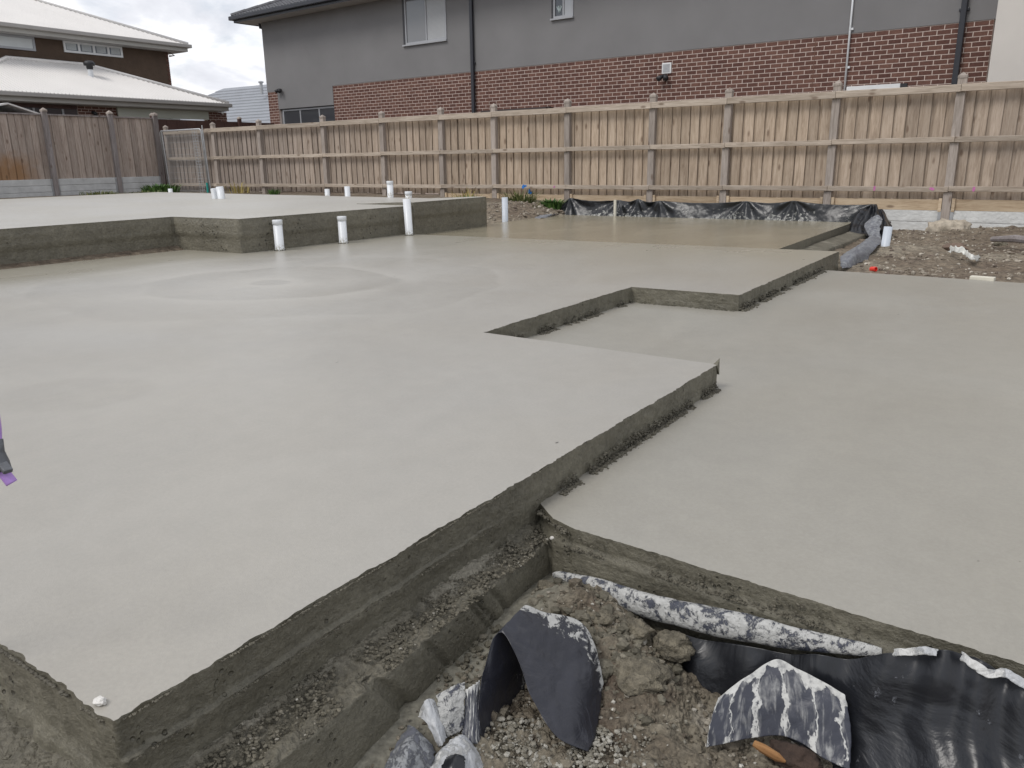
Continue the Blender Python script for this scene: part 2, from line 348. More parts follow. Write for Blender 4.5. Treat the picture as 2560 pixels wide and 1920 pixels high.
# plastics
def plastic(name, col, rough, spat=None, spcol=(.55, .55, .52), sc=16, thr=.55, bsc=7, bd=.02, streak=False):
    m = Mat(name); p = m.co(); uvn = m.n('ShaderNodeUVMap').outputs[0]
    wr = m.noise(p, bsc, 5, 1.4); wr2 = m.noise(m.map(p, (1, 1, .3)), bsc*2.6, 4, .8)
    c = m.mix(m.ramp(m.noise(p, 6, 6, .6), [(.45, 0), (.75, .5)]), col, tuple(v*1.7+.008 for v in col))
    rg = m.ramp(wr, [(.3, rough), (.7, rough+.14)]); h = m.math('ADD', wr, m.math('MULTIPLY', wr2, .25))
    if spat is not None:
        mk = m.ramp(m.noise(p, sc, 9, .3, .78 if sc > 20 else .68), [(thr, 0), (thr+.05, 1)])
        uy = m.xyz(uvn)[1]
        if spat == 'low': mk = m.math('MULTIPLY', m.ramp(m.math('ADD', m.noise(p, sc*2.2, 7, .3, .7), m.math('MULTIPLY', m.math('SUBTRACT', .5, uy), .22)), [(thr, 0), (thr+.04, 1)]), m.ramp(m.noise(p, .8, 3), [(.42, .0), (.55, 1)]))
        if spat == 'top': mk = m.ramp(m.math('ADD', m.noise(p, sc, 8, .4, .7), m.math('MULTIPLY', m.math('SUBTRACT', uy, .5), .8)), [(thr, 0), (thr+.05, 1)])
        if spat == 'streak':
            ux = m.xyz(uvn)[0]
            ux2 = m.math('ADD', ux, m.math('MULTIPLY', m.math('SUBTRACT', m.noise(m.map(uvn, (4, 1.2, 1)), 2.5, 4), .5), .24))
            fr = m.math('ABSOLUTE', m.math('SUBTRACT', m.math('FRACT', m.math('MULTIPLY', ux2, 5.3)), .5))
            wdt = m.math('ADD', m.math('MULTIPLY', m.noise(m.map(uvn, (7, 1, 1)), 1.6, 3), .30), -.075)
            top = m.math('MULTIPLY', m.math('ADD', m.math('SUBTRACT', uy, .84), m.math('MULTIPLY', m.noise(m.map(uvn, (3, .2, 1)), 1.7, 2), .14)), 2.6, clamp=True)
            lim = m.math('ADD', wdt, top)
            mk = m.ramp(m.math('SUBTRACT', lim, m.math('MULTIPLY', m.math('SUBTRACT', .5, fr), 1.0)), [(.0, 0), (.03, 1)])
            smear = m.math('MULTIPLY', m.ramp(m.noise(m.map(uvn, (9, 1.1, 1)), 2.4, 6, .6), [(.50, 0), (.68, .55)]), m.ramp(m.noise(p, 90, 5), [(.35, .4), (.6, 1)]))
            mk = m.math('MAXIMUM', m.math('MULTIPLY', mk, m.ramp(m.noise(p, 60, 6), [(.32, .45), (.5, 1)])), smear)
        c = m.mix(mk, c, m.mix(m.noise(p, 90, 4), spcol, tuple(v*.7 for v in spcol))); rg = m.math('ADD', rg, m.math('MULTIPLY', mk, .45))
        h = m.math('ADD', h, m.math('MULTIPLY', mk, .12))
    return m.out(c, rg, m.bump(h, bd, 1), .5)
BLACKPL = plastic('black_plastic_film', (.009, .010, .013), .27, 'all', (.20, .21, .235), 12, .63, 4, .010)
BLACKDUST = plastic('dusty_black_plastic_film', (.017, .018, .025), .30, 'top', (.46, .46, .44), 34, .80, 9, .008)
BLACKSPL = plastic('splashed_black_plastic_film', (.008, .009, .011), .24, 'low', (.50, .50, .46), 9, .59, 4, .010)
CRUSTPL = plastic('cement_crusted_plastic', (.055, .06, .08), .4, 'all', (.52, .52, .50), 30, .452, 40, .010)
STREAKPL = plastic('cement_streaked_plastic', (.035, .038, .052), .34, 'streak', (.60, .60, .575), 20, .5, 8, .006)
GREYPL = plastic('grey_smeared_plastic', (.11, .115, .135), .4, 'all', (.30, .31, .32), 22, .48, 9, .012)
PALEPL = plastic('pale_crumpled_plastic', (.40, .41, .42), .35, 'all', (.62, .62, .60), 12, .5, 10, .02)
PURPLE = plain('purple_pipe', (.42, .25, .62), .4, .1, 20); TAPE = plain('grey_tape', (.10, .105, .115), .4, .25, 40, .004, 40)
RED = plain('red_plastic', (.75, .05, .03), .4, .08, 20); TEAL = plain('teal_plastic', (.02, .30, .26), .5, .1, 20)
BLUEP = plain('blue_spray_paint', (.02, .17, .52), .7, .2, 30); PINKP = plain('pink_spray_paint', (.50, .16, .36), .7, .2, 30)
WHITESTONE = plain('white_stone', (.68, .66, .62), .7, .1, 40, .006, 90); OFFCUT = plain('pale_timber_offcut', (.60, .57, .48), .7, .08, 20)
RAG = plain('white_rag', (.62, .62, .58), .8, .15, 20, .01, 30)
def leaf_mat(name, a, b):
    m = Mat(name); r = m.attr('rnd'); return m.out(m.ramp(r, [(0, a), (1, b)]), .6, None, .3)
GRASSM = leaf_mat('grass_blades', (.045, .075, .02), (.20, .20, .07)); WEEDM = leaf_mat('weed_leaves', (.03, .075, .018), (.09, .17, .035))
YELLOWM = leaf_mat('dry_weed', (.22, .17, .05), (.40, .32, .10))

# ------------------------------------------------------------------ ground
def smooth(a, b, x): t = min(1, max(0, (x-a)/(b-a))); return t*t*(3-2*t)
def ground_z(x, y):
    left = smooth(-7.2, -9.2, x); zl = .20 - .1*smooth(20, 60, abs(x)); zr = -.24
    z = zr*(1-left) + zl*left
    z = z*smooth(1.0, 4.5, y) + (-.62)*(1-smooth(1.0, 4.5, y)) if x > -7 else z
    if y > 14.3: z = -.1*(1-smooth(14.3, 16, y))*(1-left) + .15*left*(1-smooth(14.3, 16, y))
    return z
mb = MB()
xs = [-900, -300, -120, -60, -40] + [-30+i*.5 for i in range(0, 77)] + [12, 20, 40, 100, 300, 900]
ys = [-900, -200, -60, -20, -8, -3, -1] + [i*.5 for i in range(0, 46)] + [25, 30, 40, 60, 100, 200, 500, 1400]
for y in ys:
    for x in xs: mb.v.append((x, y, ground_z(x, y) - .02 + (.02*fbm((x, y, 0), .9) if abs(x) < 30 and 0 < y < 25 else 0)))
nx = len(xs)
for j in range(len(ys)-1):
    for i in range(nx-1): mb.f.append((j*nx+i, j*nx+i+1, (j+1)*nx+i+1, (j+1)*nx+i)); mb.m.append(0)
g = mb.build('ground', SOIL, smooth=True); tag(g, 'bare brown soil of the building site around the slabs', 'ground', kind='structure')

# ------------------------------------------------------------------ slabs
def slab(name, edges, z_top, z_bot, mats, label, cat='concrete slab', prof=None, zfun=None):
    """edges: (x,y,spacing,jitter,amp) corner list; each corner's numbers hold for the edge that starts there"""
    B = []; n = len(edges)
    for i, (x, y, sp, jt, am) in enumerate(edges):
        x2, y2 = edges[(i+1) % n][:2]; L = math.hypot(x2-x, y2-y); k = max(1, int(L/sp)); nx_, ny_ = (y2-y)/L, -(x2-x)/L
        for q in range(k):
            t = q/k; px, py = x+(x2-x)*t, y+(y2-y)*t
            j = jt*(1.0*fbm((px, py, 3.3), 9, 3)+.75*noise.noise(Vector((px, py, 9))*43)+.5*noise.noise(Vector((px, py, 19))*90)) if q else 0
            B.append((px+nx_*j, py+ny_*j, nx_, ny_, am, sp, q == 0))
    nb = len(B); mb = MB(); zf = zfun or (lambda x, y: z_top)
    tops = [(b[0], b[1], zf(b[0], b[1])) for b in B]
    mb.add(tops, [tuple(range(nb))], 0)
    H = z_top - z_bot; rows = [0]; 
    fine = min(b[5] for b in B); dz = max(.008, min(.05, fine*1.0)); r = int(min(H, .36)/dz)
    zs = sorted(set([round(-i*dz, 4) for i in range(r+1)] + ([-.078, -.0825, -.085, -.0875, -.091] if fine < .012 else [])), reverse=True) + ([-(H)] if H > .37 else [])
    grid = []
    for zi, dzv in enumerate(zs):
        for b, tp in zip(B, tops):
            z = tp[2] + dzv
            if zi == 0: grid.append(tp); continue
            am = b[4]; d = am*(fbm((b[0], b[1], z), 14, 5)*.6 + fbm((b[0], b[1], z), 60, 3)*.3)
            if prof: d += prof(b[0], b[1], dzv, b[2], b[3])
            if b[6]: d *= .3
            grid.append((b[0]+b[2]*d, b[1]+b[3]*d, z))
    fs = []
    for a in range(len(zs)-1):
        for i in range(nb): i2 = (i+1) % nb; fs.append((a*nb+i, (a+1)*nb+i, (a+1)*nb+i2, a*nb+i2))
    mb.add(grid, fs, 1)
    me = mb.mesh(name, mats, flip=False); sm = [False] + [True]*(len(me.polygons)-1); me.polygons.foreach_set('use_smooth', sm)
    o = link(name, me); tag(o, label, cat); return o
def main_prof(x, y, dz, nx_, ny_):
    d = 0
    if nx_ > .9 and x > -1.4 and y < 2.3:
        q_ = .003*noise.noise(Vector((y*9, 0, 0))); d += .011*smooth(-.0815+q_, -.0875+q_, dz)*smooth(2.1, 1.0, y) - .004*smooth(-.10, -.13, dz)
    if ny_ < -.9 and y < .7: d += .012*smooth(-.12, -.16, dz)
    if y > 2.2: d += .012*smooth(-.07, -.11, dz)*abs(noise.noise(Vector((x*23, y*23, 0))))
    return d
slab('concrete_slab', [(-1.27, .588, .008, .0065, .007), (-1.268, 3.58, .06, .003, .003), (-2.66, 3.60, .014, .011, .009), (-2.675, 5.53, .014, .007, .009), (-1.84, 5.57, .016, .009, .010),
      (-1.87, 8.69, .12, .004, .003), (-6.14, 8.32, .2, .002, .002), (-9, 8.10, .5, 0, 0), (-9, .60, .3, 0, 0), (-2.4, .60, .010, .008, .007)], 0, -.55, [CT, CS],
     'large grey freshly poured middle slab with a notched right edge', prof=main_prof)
def up_prof(x, y, dz, nx_, ny_):
    w_ = .006*noise.noise(Vector((x*4, y*4, 0))); return .012*smooth(-.035+w_, -.05+w_, dz) - .014*smooth(-.19+w_, -.215+w_, dz) + .008*math.exp(-((dz+.185-w_)/.012)**2)
slab('raised_slab', [(-8.45, 1.0, .03, .004, .010), (-8.45, 5.51, .03, .004, .006), (-7.38, 5.59, .03, .005, .010), (-7.30, 8.34, .2, 0, 0), (-7.5, 8.36, .3, 0, 0), (-7.5, 10.05, .3, 0, 0),
      (-16.3, 10.35, .4, .0, 0), (-16.0, 1.0, .5, 0, 0)], .37, -.1, [CT_UP, CS_FAR], 'raised grey slab with a tall dark rough edge in front of the left fence', prof=up_prof)
slab('raised_slab_pad', [(-7.30, 8.345, .03, .003, .010), (-7.335, 10.08, .1, .002, .004), (-8.35, 10.12, .2, 0, 0), (-8.35, 8.345, .1, .001, .002)], .41, -.1, [CT_UP, CS_FAR],
     'slightly higher corner of the raised slab behind the tallest white pipe', prof=up_prof, zfun=lambda x, y: .41 - .0345*smooth(-7.4, -8.35, x))
slab('wet_slab', [(-7.50, 8.0, .3, 0, 0), (-2.53, 8.4, .06, .002, .003), (-2.63, 13.0, .3, .002, .002), (-7.60, 12.72, .2, .004, .004)], -.028, -.4, [CT_WET, CS_FAR],
     'tan wet slab below the black plastic at the back fence')
slab('lower_slab', [(-1.34, 2.06, .012, .002, .004), (-1.245, 1.985, .012, .002, .004), (-1.175, 1.93, .012, .002, .004), (-1.09, 1.905, .010, .006, .008), (.12, 1.852, .02, .004, .007), (2.6, 1.80, .3, 0, 0), (2.6, 7.95, .2, .01, .004), (-1.9, 8.08, .3, 0, 0),
      (-2.85, 8.0, .5, 0, 0), (-2.85, 3.3, .5, 0, 0), (-1.4, 3.3, .5, 0, 0)], -.118, -.55, [CT_LOW, CS], 'lower grey slab on the right with a rounded near corner',
     prof=lambda x, y, dz, a, b: (.016*smooth(-.052, -.060, dz) - .004*math.exp(-((dz+.055)/.006)**2)) - .010*smooth(-.04, 0, dz)*0 if b < -.5 and y < 2 else 0)
mb = MB(); mb.add([(-1.290, 3.575, -.004), (-1.262, 3.560, -.004), (-1.262, 3.592, -.004), (-1.262, 3.588, .030), (-1.258, 3.585, -.05), (-1.29, 3.59, -.05)], [(0, 1, 3), (1, 2, 3), (0, 3, 2), (1, 4, 2), (0, 5, 4, 1), (0, 2, 4, 5)])
o = mb.build('concrete_burr', CS); tag(o, 'small torn concrete burr at the far end of the long slab edge', 'concrete burr')
# footing ledge along the near edge of the middle slab
def strip(name, prof, y0, y1, ny, mat, amp, fn=None, sub=8):
    pr = []
    for (a, b) in zip(prof[:-1], prof[1:]):
        for k in range(sub): t = k/sub; pr.append((a[0]+(b[0]-a[0])*t, a[1]+(b[1]-a[1])*t))
    pr.append(prof[-1]); mb = MB()
    for j in range(ny+1):
        y = y0+(y1-y0)*j/ny
        for (x, z) in pr:
            d = amp*(fbm((x, y, z), 11, 5)+.5*fbm((x, y, z), 55, 3))*(.25 if x > -1.149 else 1); dx, dz = fn(x, y, z) if fn else (0, 0)
            mb.v.append((x+dx+d*.5, y, z+dz+d))
    w = len(pr)
    for j in range(ny):
        for i in range(w-1): mb.f.append((j*w+i, j*w+i+1, (j+1)*w+i+1, (j+1)*w+i)); mb.m.append(1 if i >= 3*sub else 0)
    return mb.build(name, mat, smooth=True)
def ledge_fn(x, y, z):
    dx = (y-1.03)*-.05 if x > -1.2 else 0
    if x > -1.17:
        for yc, wd, dp in ((1.60, .012, .012), (1.53, .010, .016), (1.50, .012, .010), (1.30, .015, .010), (1.12, .03, .018)):
            dx -= dp*smooth(wd, wd*.5, abs(y-yc+(z+.2)*.7))
    return dx, (-.012 if abs(x+1.215) < .03 else 0)
o = strip('footing_ledge', [(-1.285, -.158), (-1.235, -.172), (-1.165, -.192), (-1.150, -.200), (-1.143, -.25), (-1.13, -.38)], .2, 1.97, 190, [CR, CS], .011, ledge_fn)
tag(o, 'rough gravelly concrete ledge below the near edge of the middle slab', 'concrete ledge')
# rough concrete in front of the nearest corner
mb = MB(); nxx, nyy = 110, 46
for j in range(nyy+1):
    for i in range(nxx+1):
        x = -2.4+1.16*i/nxx; y = .603-.36*j/nyy
        d = .012*fbm((x, y, 0), 12, 5)+.007*fbm((x, y, 4), 48, 3)
        mb.v.append((x, y, -.172-.10*(j/nyy)+d*min(1, .3+j/4)))
for j in range(nyy):
    for i in range(nxx): mb.f.append((j*(nxx+1)+i, j*(nxx+1)+i+1, (j+1)*(nxx+1)+i+1, (j+1)*(nxx+1)+i)); mb.m.append(0)
o = mb.build('footing_spill', CR, smooth=True); tag(o, 'rough spilled concrete below the nearest slab corner at lower left', 'concrete spill')
# footing ledge beside the tan slab
mb = MB()
pr = [(-2.56, -.12), (-2.45, -.132), (-2.33, -.135), (-2.30, -.145), (-2.295, -.25), (-2.29, -.42)]
for j in range(81):
    y = 8.6+4.3*j/80
    for (x, z) in pr: d = .012*fbm((x, y, z), 5, 4); mb.v.append((x+d, y, z+d))
for j in range(80):
    for i in range(5): mb.f.append((j*6+i, j*6+i+1, (j+1)*6+i+1, (j+1)*6+i)); mb.m.append(0)
o = mb.build('slab_step', CR, smooth=True); tag(o, 'low rough concrete step along the right edge of the tan slab', 'concrete ledge')

# ------------------------------------------------------------------ rubble pit in the foreground
def pit_z(x, y):
    z = -.315 - .10*smooth(-1.15, -.75, x) - .05*smooth(-.7, .1, x)
    z += .13*math.exp(-((x+.95)/.17)**2-((y-1.78)/.17)**2) + .085*math.exp(-((x+.74)/.13)**2-((y-1.66)/.15)**2)
    z += .05*math.exp(-((x+.62)/.3)**2-((y-1.30)/.16)**2)
    z -= .03*smooth(1.4, .9, y)
    return z
mb = MB(); NX, NY = 240, 200
for j in range(NY+1):
    for i in range(NX+1):
        x = -1.22+2.4*i/NX; y = .25+1.75*j/NY
        k = smooth(-1.12, -.98, x)
        z = pit_z(x, y) + (.003+.016*k)*fbm((x, y, 0), 9, 4) + (.001+.020*k)*fbm((x, y, 2), 30, 4) + (.0+.013*k)*abs(noise.noise(Vector((x*60, y*60, 1))))
        mb.v.append((x, y, z))
for j in range(NY):
    for i in range(NX): mb.f.append((j*(NX+1)+i, j*(NX+1)+i+1, (j+1)*(NX+1)+i+1, (j+1)*(NX+1)+i)); mb.m.append(0)
o = mb.build('dirt', DIRT, smooth=True); tag(o, 'crumbly brown dirt and spilled concrete in the foreground pit', 'dirt', kind='structure')

def at_g(px, py, h=0):
    z = -.38
    for _ in range(12): p = at_z(px, py, z); z = z*.3+.7*(pit_z(p.x, p.y)+h)
    return at_z(px, py, z)
# loose stones: one mesh per bed
_ico = bmesh.new(); bmesh.ops.create_icosphere(_ico, subdivisions=1, radius=1)
ICO_V = np.array([v.co[:] for v in _ico.verts]); ICO_F = np.array([[v.index for v in f.verts] for f in _ico.faces]); _ico.free()
def stones(name, P, R, mat, label, cat, flat=.7, rnd=None, kind='stuff'):
    P = np.asarray(P, float); R = np.asarray(R, float); n = len(P)
    V = ICO_V[None]*(1+rng.uniform(-.28, .28, (n, 12, 1))); V = V*rng.uniform(.6, 1.25, (n, 1, 3)); V[:, :, 2] *= flat
    a = rng.uniform(0, 6.283, n); ca, sa = np.cos(a)[:, None], np.sin(a)[:, None]
    X = V[:, :, 0]*ca-V[:, :, 1]*sa; Y = V[:, :, 0]*sa+V[:, :, 1]*ca; V[:, :, 0] = X; V[:, :, 1] = Y
    V = V*R[:, None, None]+P[:, None, :]; F = ICO_F[None]+(np.arange(n)*12)[:, None, None]
    me = bpy.data.meshes.new(name); me.from_pydata(V.reshape(-1, 3).tolist(), [], F.reshape(-1, 3).tolist()); me.materials.append(mat)
    at = me.attributes.new('rnd', 'FLOAT', 'POINT'); rr = rng.random(n) if rnd is None else np.asarray(rnd)
    at.data.foreach_set('value', np.repeat(rr, 12)); o = link(name, me); return tag(o, label, cat, kind=kind)
P, R = [], []
while len(P) < 15000:
    x = random.uniform(-1.12, .5); y = random.uniform(.9, 1.9)
    dens = .25+.75*smooth(-.15, .25, fbm((x, y, 7), 4, 3)); dens *= .12+.88*smooth(-1.10, -.95, x)
    if random.random() > dens: continue
    r = .0028+.0065*random.random()**2.2 + (.012*random.random()**2 if random.random() < .03 else 0)
    P.append((x, y, pit_z(x, y)+.013*fbm((x, y, 0), 9, 4)+.008*fbm((x, y, 2), 30, 4)+r*.3)); R.append(r)
stones('gravel', P, R, GRAVEL, 'loose brown and pale gravel strewn over the foreground dirt', 'gravel')
P, R = [], []
for _ in range(420):
    g_ = at_g(random.uniform(1330, 1700), random.gauss(1610, 70)); r = .006+.014*random.random()**2
    if g_.y < 1.84: P.append((g_.x, g_.y, g_.z+r*.35)); R.append(r)
for _ in range(160):
    g_ = at_g(random.uniform(1090, 1260), random.uniform(1560, 1760)); r = .005+.010*random.random()**2; P.append((g_.x, g_.y, g_.z+r*.35)); R.append(r)
stones('soil_clods', P, R, LEDGEST, 'loose brown soil clods on the mound between the roll and the flaps', 'soil clods', .8)
P, R = [], []
for _ in range(1300):
    g_ = at_g(random.gauss(1400, 110), random.uniform(1800, 1925)); r = .0025+.0055*random.random()**2; P.append((g_.x, g_.y, g_.z+r*.4+.004)); R.append(r)
stones('gravel', P, R, PALEGR, 'patch of pale grey gravel at the bottom edge below the tented flap', 'gravel')
P, R = [], []
for _ in range(5200):
    t = random.random(); y = random.uniform(.3, 1.95); x = -1.265+.115*t
    if fbm((x, y, 2), 6, 3) < -.12: continue
    r = .0018+.0045*random.random()**2.2; P.append((x-(y-1.03)*.03, y, -.166-.03*t+r*.2+.006*fbm((x, y, 0), 11, 3))); R.append(r)
stones('gravel', P, R, LEDGEST, 'small gravel stuck on the rough concrete ledge', 'gravel')
P, R = [], []
def crumbs(p0, p1, n, spread, rmax, z, side, climb=.04):
    for _ in range(n):
        t = random.random(); x = p0[0]+(p1[0]-p0[0])*t; y = p0[1]+(p1[1]-p0[1])*t
        if fbm((x, y, 1), 5, 3) < -.16: continue
        d = abs(random.gauss(0, spread)); r = .002+rmax*random.random()**2.2; h = random.random()**2*climb*(1 if d < spread*.5 else 0)
        P.append((x+side[0]*d, y+side[1]*d, z+r*.3+h)); R.append(r)
crumbs((-1.258, 2.1), (-1.258, 3.56), 3200, .010, .006, -.118, (1, 0)); crumbs((-2.648, 3.62), (-2.66, 5.5), 3400, .016, .008, -.118, (1, 0))
crumbs((-1.83, 5.58), (-1.86, 8.0), 4200, .018, .011, -.118, (1, 0)); crumbs((-2.6, 5.52), (-1.86, 5.555), 300, .006, .004, -.118, (0, -1))
crumbs((-1.255, 2.0), (-1.10, 1.905), 260, .012, .006, -.135, (-.3, -1), 0); crumbs((-1.10, 1.892), (.3, 1.84), 1500, .004, .0042, -.178, (0, -1), .045)
crumbs((-1.266, .6), (-1.266, 2.05), 700, .0018, .0020, -.006, (1, 0), 0); crumbs((-1.254, .6), (-1.254, 2.05), 500, .002, .002, -.088, (1, 0), 0)
for (px_, py_) in ((-7.25, 6.0), (-7.19, 6.92), (-7.17, 8.1)):
    for _ in range(60): an = random.uniform(0, 6.283); r = .004+.008*random.random()**2; P.append((px_+(.052+.012*random.random())*math.cos(an), py_+(.052+.012*random.random())*math.sin(an), r*.4)); R.append(r)
stones('concrete_crumbs', P, R, CRUMB, 'dark crumbs of concrete along the foot of the slab steps', 'concrete crumbs')
P, R = [], []
crumbs((-1.75, .590), (-1.27, .586), 700, .002, .003, -.012, (0, -1), 0)
for _ in range(420): x = random.uniform(-2, -1.3); y = random.uniform(.35, .58); r = .003+.006*random.random()**2; P.append((x, y, -.18-.1*(.6-y)/.36+r*.3)); R.append(r)
stones('concrete_crumbs', P, R, CRUMB, 'ragged crumbs at the nearest slab corner at lower left', 'concrete crumbs')

def rock(name, c, s, mat, label, cat, seed=0, group=None, squash=(1, .8, .7)):
    bm = bmesh.new(); bmesh.ops.create_icosphere(bm, subdivisions=4, radius=1)
    for v in bm.verts:
        p = v.co.copy(); d = 1+.34*noise.noise(p*1.2+Vector((seed*7.1, 0, 0)))+.20*fbm(p+Vector((0, seed*3.3, 0)), 2.6, 5)+.11*fbm(p+Vector((seed, 0, 0)), 8, 3)
        v.co = Vector((p.x*squash[0], p.y*squash[1], p.z*squash[2]))*d*s
    me = bpy.data.meshes.new(name); bm.to_mesh(me); bm.free(); me.materials.append(mat); me.polygons.foreach_set('use_smooth', [True]*len(me.polygons))
    o = link(name, me); o.location = c; return tag(o, label, cat, group)
rock('clod', at_z(1685, 1612, -.30), .052, CLOD, 'large rounded brown clod under the middle of the crusted plastic roll', 'clod', 1)
rock('clod', at_z(1590, 1575, -.29), .045, CLOD, 'brown clod beneath the crusted roll, left of the largest clod', 'clod', 2)
rock('clod', at_z(1368, 1470, -.27), .030, CLOD, 'brown clod under the pointed end of the crusted plastic roll', 'clod', 3)
rock('clod', at_z(1475, 1540, -.28), .05, CLOD, 'crumbly clod between the roll and the black plastic flap', 'clod', 4, squash=(1.2, .9, .7))
rock('clod', at_z(1600, 1690, -.33), .06, CLOD, 'broad cracked clod right of the black plastic flap', 'clod', 5, squash=(1.3, 1, .6))
rock('stone', at_z(249, 1753, .006), .0105, WHITESTONE, 'single white stone lying on the nearest slab corner', 'stone', 6, squash=(1.2, .9, .7))
rock('stone', at_z(1381, 1345, -.178), .008, WHITESTONE, 'small white stone at the inner corner of the ledge', 'stone', 7)

# ------------------------------------------------------------------ plastic sheets
def catmull(P, t):
    n = len(P); f = t*(n-1); i = min(int(f), n-2); u = f-i
    a, b, c, d = P[max(i-1, 0)], P[i], P[i+1], P[min(i+2, n-1)]
    return .5*((2*b)+(c-a)*u+(2*a-5*b+4*c-d)*u*u+(3*b-a-3*c+d)*u*u*u)
def sheet(name, rows, nu, nv, mat, label, cat='plastic sheet', wr=.006, wsc=9, thick=.0009, folds=0, edge=.006, group=None, extra=None):
    """rows: control rows from the bottom/front edge (v=0) to the top/back edge (v=1)"""
    rows = [[Vector(p) for p in r] for r in rows]; mb = MB(); uv = []
    for j in range(nv+1):
        v = j/nv
        for i in range(nu+1):
            u = i/nu; p = catmull([catmull(r, u) for r in rows], v)
            e = edge*noise.noise(Vector((u*9, v*9, wsc))) if (i in (0, nu) or j in (0, nv)) else 0
            d = wr*(fbm(p, wsc, 4)) - wr*1.5*abs(noise.noise(p*wsc*.9)) + wr*.9*(abs(noise.noise(p*wsc*2.3)) - .3)
            if folds: d += wr*1.3*math.sin(u*folds*6.283+3*noise.noise(Vector((u*3, v*1.5, 2))))*(.4+.6*v)
            q = p + Vector((e, d*-.6+e*.3, d*.7))
            if extra: q = extra(q, u, v)
            mb.v.append(q); uv.append((u, v))
    w = nu+1
    for j in range(nv):
        for i in range(nu): mb.f.append((j*w+i, j*w+i+1, (j+1)*w+i+1, (j+1)*w+i)); mb.m.append(0)
    me = mb.mesh(name, mat, True, flip=False); ul = me.uv_layers.new(name='UVMap')
    for lp in me.loops: ul.data[lp.index].uv = uv[lp.vertex_index]
    o = link(name, me); s = o.modifiers.new('s', 'SOLIDIFY'); s.thickness = thick; s.offset = 0
    return tag(o, label, cat, group)
Z = at_z
# crusted roll against the face of the lower slab
path = [((1384, 1437), .007, 1.865), ((1415, 1445), .017, 1.855), ((1500, 1472), .027, 1.845), ((1635, 1517), .036, 1.835), ((1760, 1548), .036, 1.83), ((1880, 1574), .033, 1.83), ((2010, 1600), .026, 1.835), ((2120, 1618), .019, 1.84), ((2205, 1632), .010, 1.845)]
ctr = [at_y(p[0], p[1], yy) for p, _, yy in path]; rad = [r for _, r, _ in path]; mb = MB(); uv = []
NU, NV = 150, 26
for i in range(NU+1):
    t = i/NU; c = catmull(ctr, t); tn = (catmull(ctr, min(1, t+.01))-catmull(ctr, max(0, t-.01))).normalized()
    fi = t*(len(rad)-1); k = min(int(fi), len(rad)-2); r = rad[k]+(rad[k+1]-rad[k])*(fi-k)
    b1 = tn.cross(Vector((0, 0, 1))).normalized(); b2 = b1.cross(tn)
    for j in range(NV):
        a = j*6.2832/NV; d = 1+.16*noise.noise(Vector((math.cos(a)*1.2, math.sin(a)*1.2, t*9)))+.05*noise.noise(Vector((math.cos(a)*4, math.sin(a)*4, t*40)))
        mb.v.append(c+(b1*math.cos(a)*.82+b2*math.sin(a)*1.08)*r*d)
for i in range(NU):
    for j in range(NV): j2 = (j+1) % NV; mb.f.append((i*NV+j, i*NV+j2, (i+1)*NV+j2, (i+1)*NV+j)); mb.m.append(0)
mb.f += [tuple(range(NV))[::-1], tuple(NU*NV+j for j in range(NV))]; mb.m += [0, 0]
o = mb.build('plastic_roll', CRUSTPL, smooth=True); tag(o, 'rolled plastic crusted with white cement lying along the lower slab face', 'plastic roll')
# tented flap
G = at_g
front = [G(1203, 1858, .0), G(1197, 1775, .06), G(1203, 1685, .11), G(1236, 1588, .16), G(1268, 1594, .165), G(1301, 1675, .14), G(1333, 1753, .10), G(1392, 1842, .05), G(1472, 1880, .012)]
midr = [G(1262, 1775, -.01), G(1255, 1715, .05), G(1250, 1645, .11), G(1262, 1570, .16), G(1292, 1552, .175), G(1350, 1612, .15), G(1405, 1692, .11), G(1455, 1770, .065), G(1494, 1800, .02)]
back = [G(1345, 1690, -.01), G(1335, 1645, .04), G(1318, 1595, .10), G(1306, 1545, .15), G(1312, 1515, .165), G(1364, 1530, .15), G(1440, 1545, .115), G(1488, 1610, .06), G(1510, 1705, .008)]
sheet('plastic_flap', [front, midr, back], 90, 50, BLACKDUST, 'dusty black plastic flap standing up like a small tent over the dirt', wr=.008, wsc=11, edge=.004, folds=2.5)
# large sheet at lower right
cols = [1712, 1790, 1880, 1990, 2110, 2252, 2347, 2420, 2500, 2590, 2760]
t0 = [1588, 1600, 1618, 1632, 1644, 1632, 1626, 1634, 1676, 1708, 1790]
top = [at_y(x, y, 1.815) for x, y in zip(cols, t0)]
r1 = [at_y(x-4, y+62, 1.79) for x, y in zip(cols, t0)]
r2 = [at_y(x-6, y+150, 1.765) for x, y in zip(cols, t0)]
r3 = [at_y(x+2, y+235, 1.73) for x, y in zip(cols, t0)]
r4 = [at_y(x+16, y+400, 1.64) for x, y in zip(cols, t0)]
sheet('plastic_sheet', [r4, r3, r2, r1, top], 150, 70, BLACKPL, 'large glossy black plastic sheet hanging over the lower slab edge at lower right', wr=.008, wsc=4, folds=7, edge=.008)
# ragged pale lip where that sheet meets the slab
def ribbon(name, pts, h, mat, label, cat='plastic strip', amp=.006):
    rows = [[Vector(p)+Vector((0, -.012, -h)) for p in pts], [Vector(p) + Vector((0, -.004, -h*.4)) for p in pts], [Vector(p) for p in pts]]
    return sheet(name, rows, 60, 6, mat, label, cat, wr=amp, wsc=30, edge=.006)
ribbon('plastic_strip', [at_y(2236, 1622, 1.80), at_y(2275, 1620, 1.80), at_y(2310, 1617, 1.80), at_y(2345, 1622, 1.80)], .012, PALEPL, 'frayed white plastic strip at the right end of the crusted roll')
ribbon('plastic_strip', [at_y(x_, y_, 1.795) for x_, y_ in ((2405, 1628), (2440, 1650), (2475, 1672), (2512, 1668), (2560, 1694), (2620, 1720))], .016, PALEPL, 'curled white plastic strip under the slab edge at the right border')
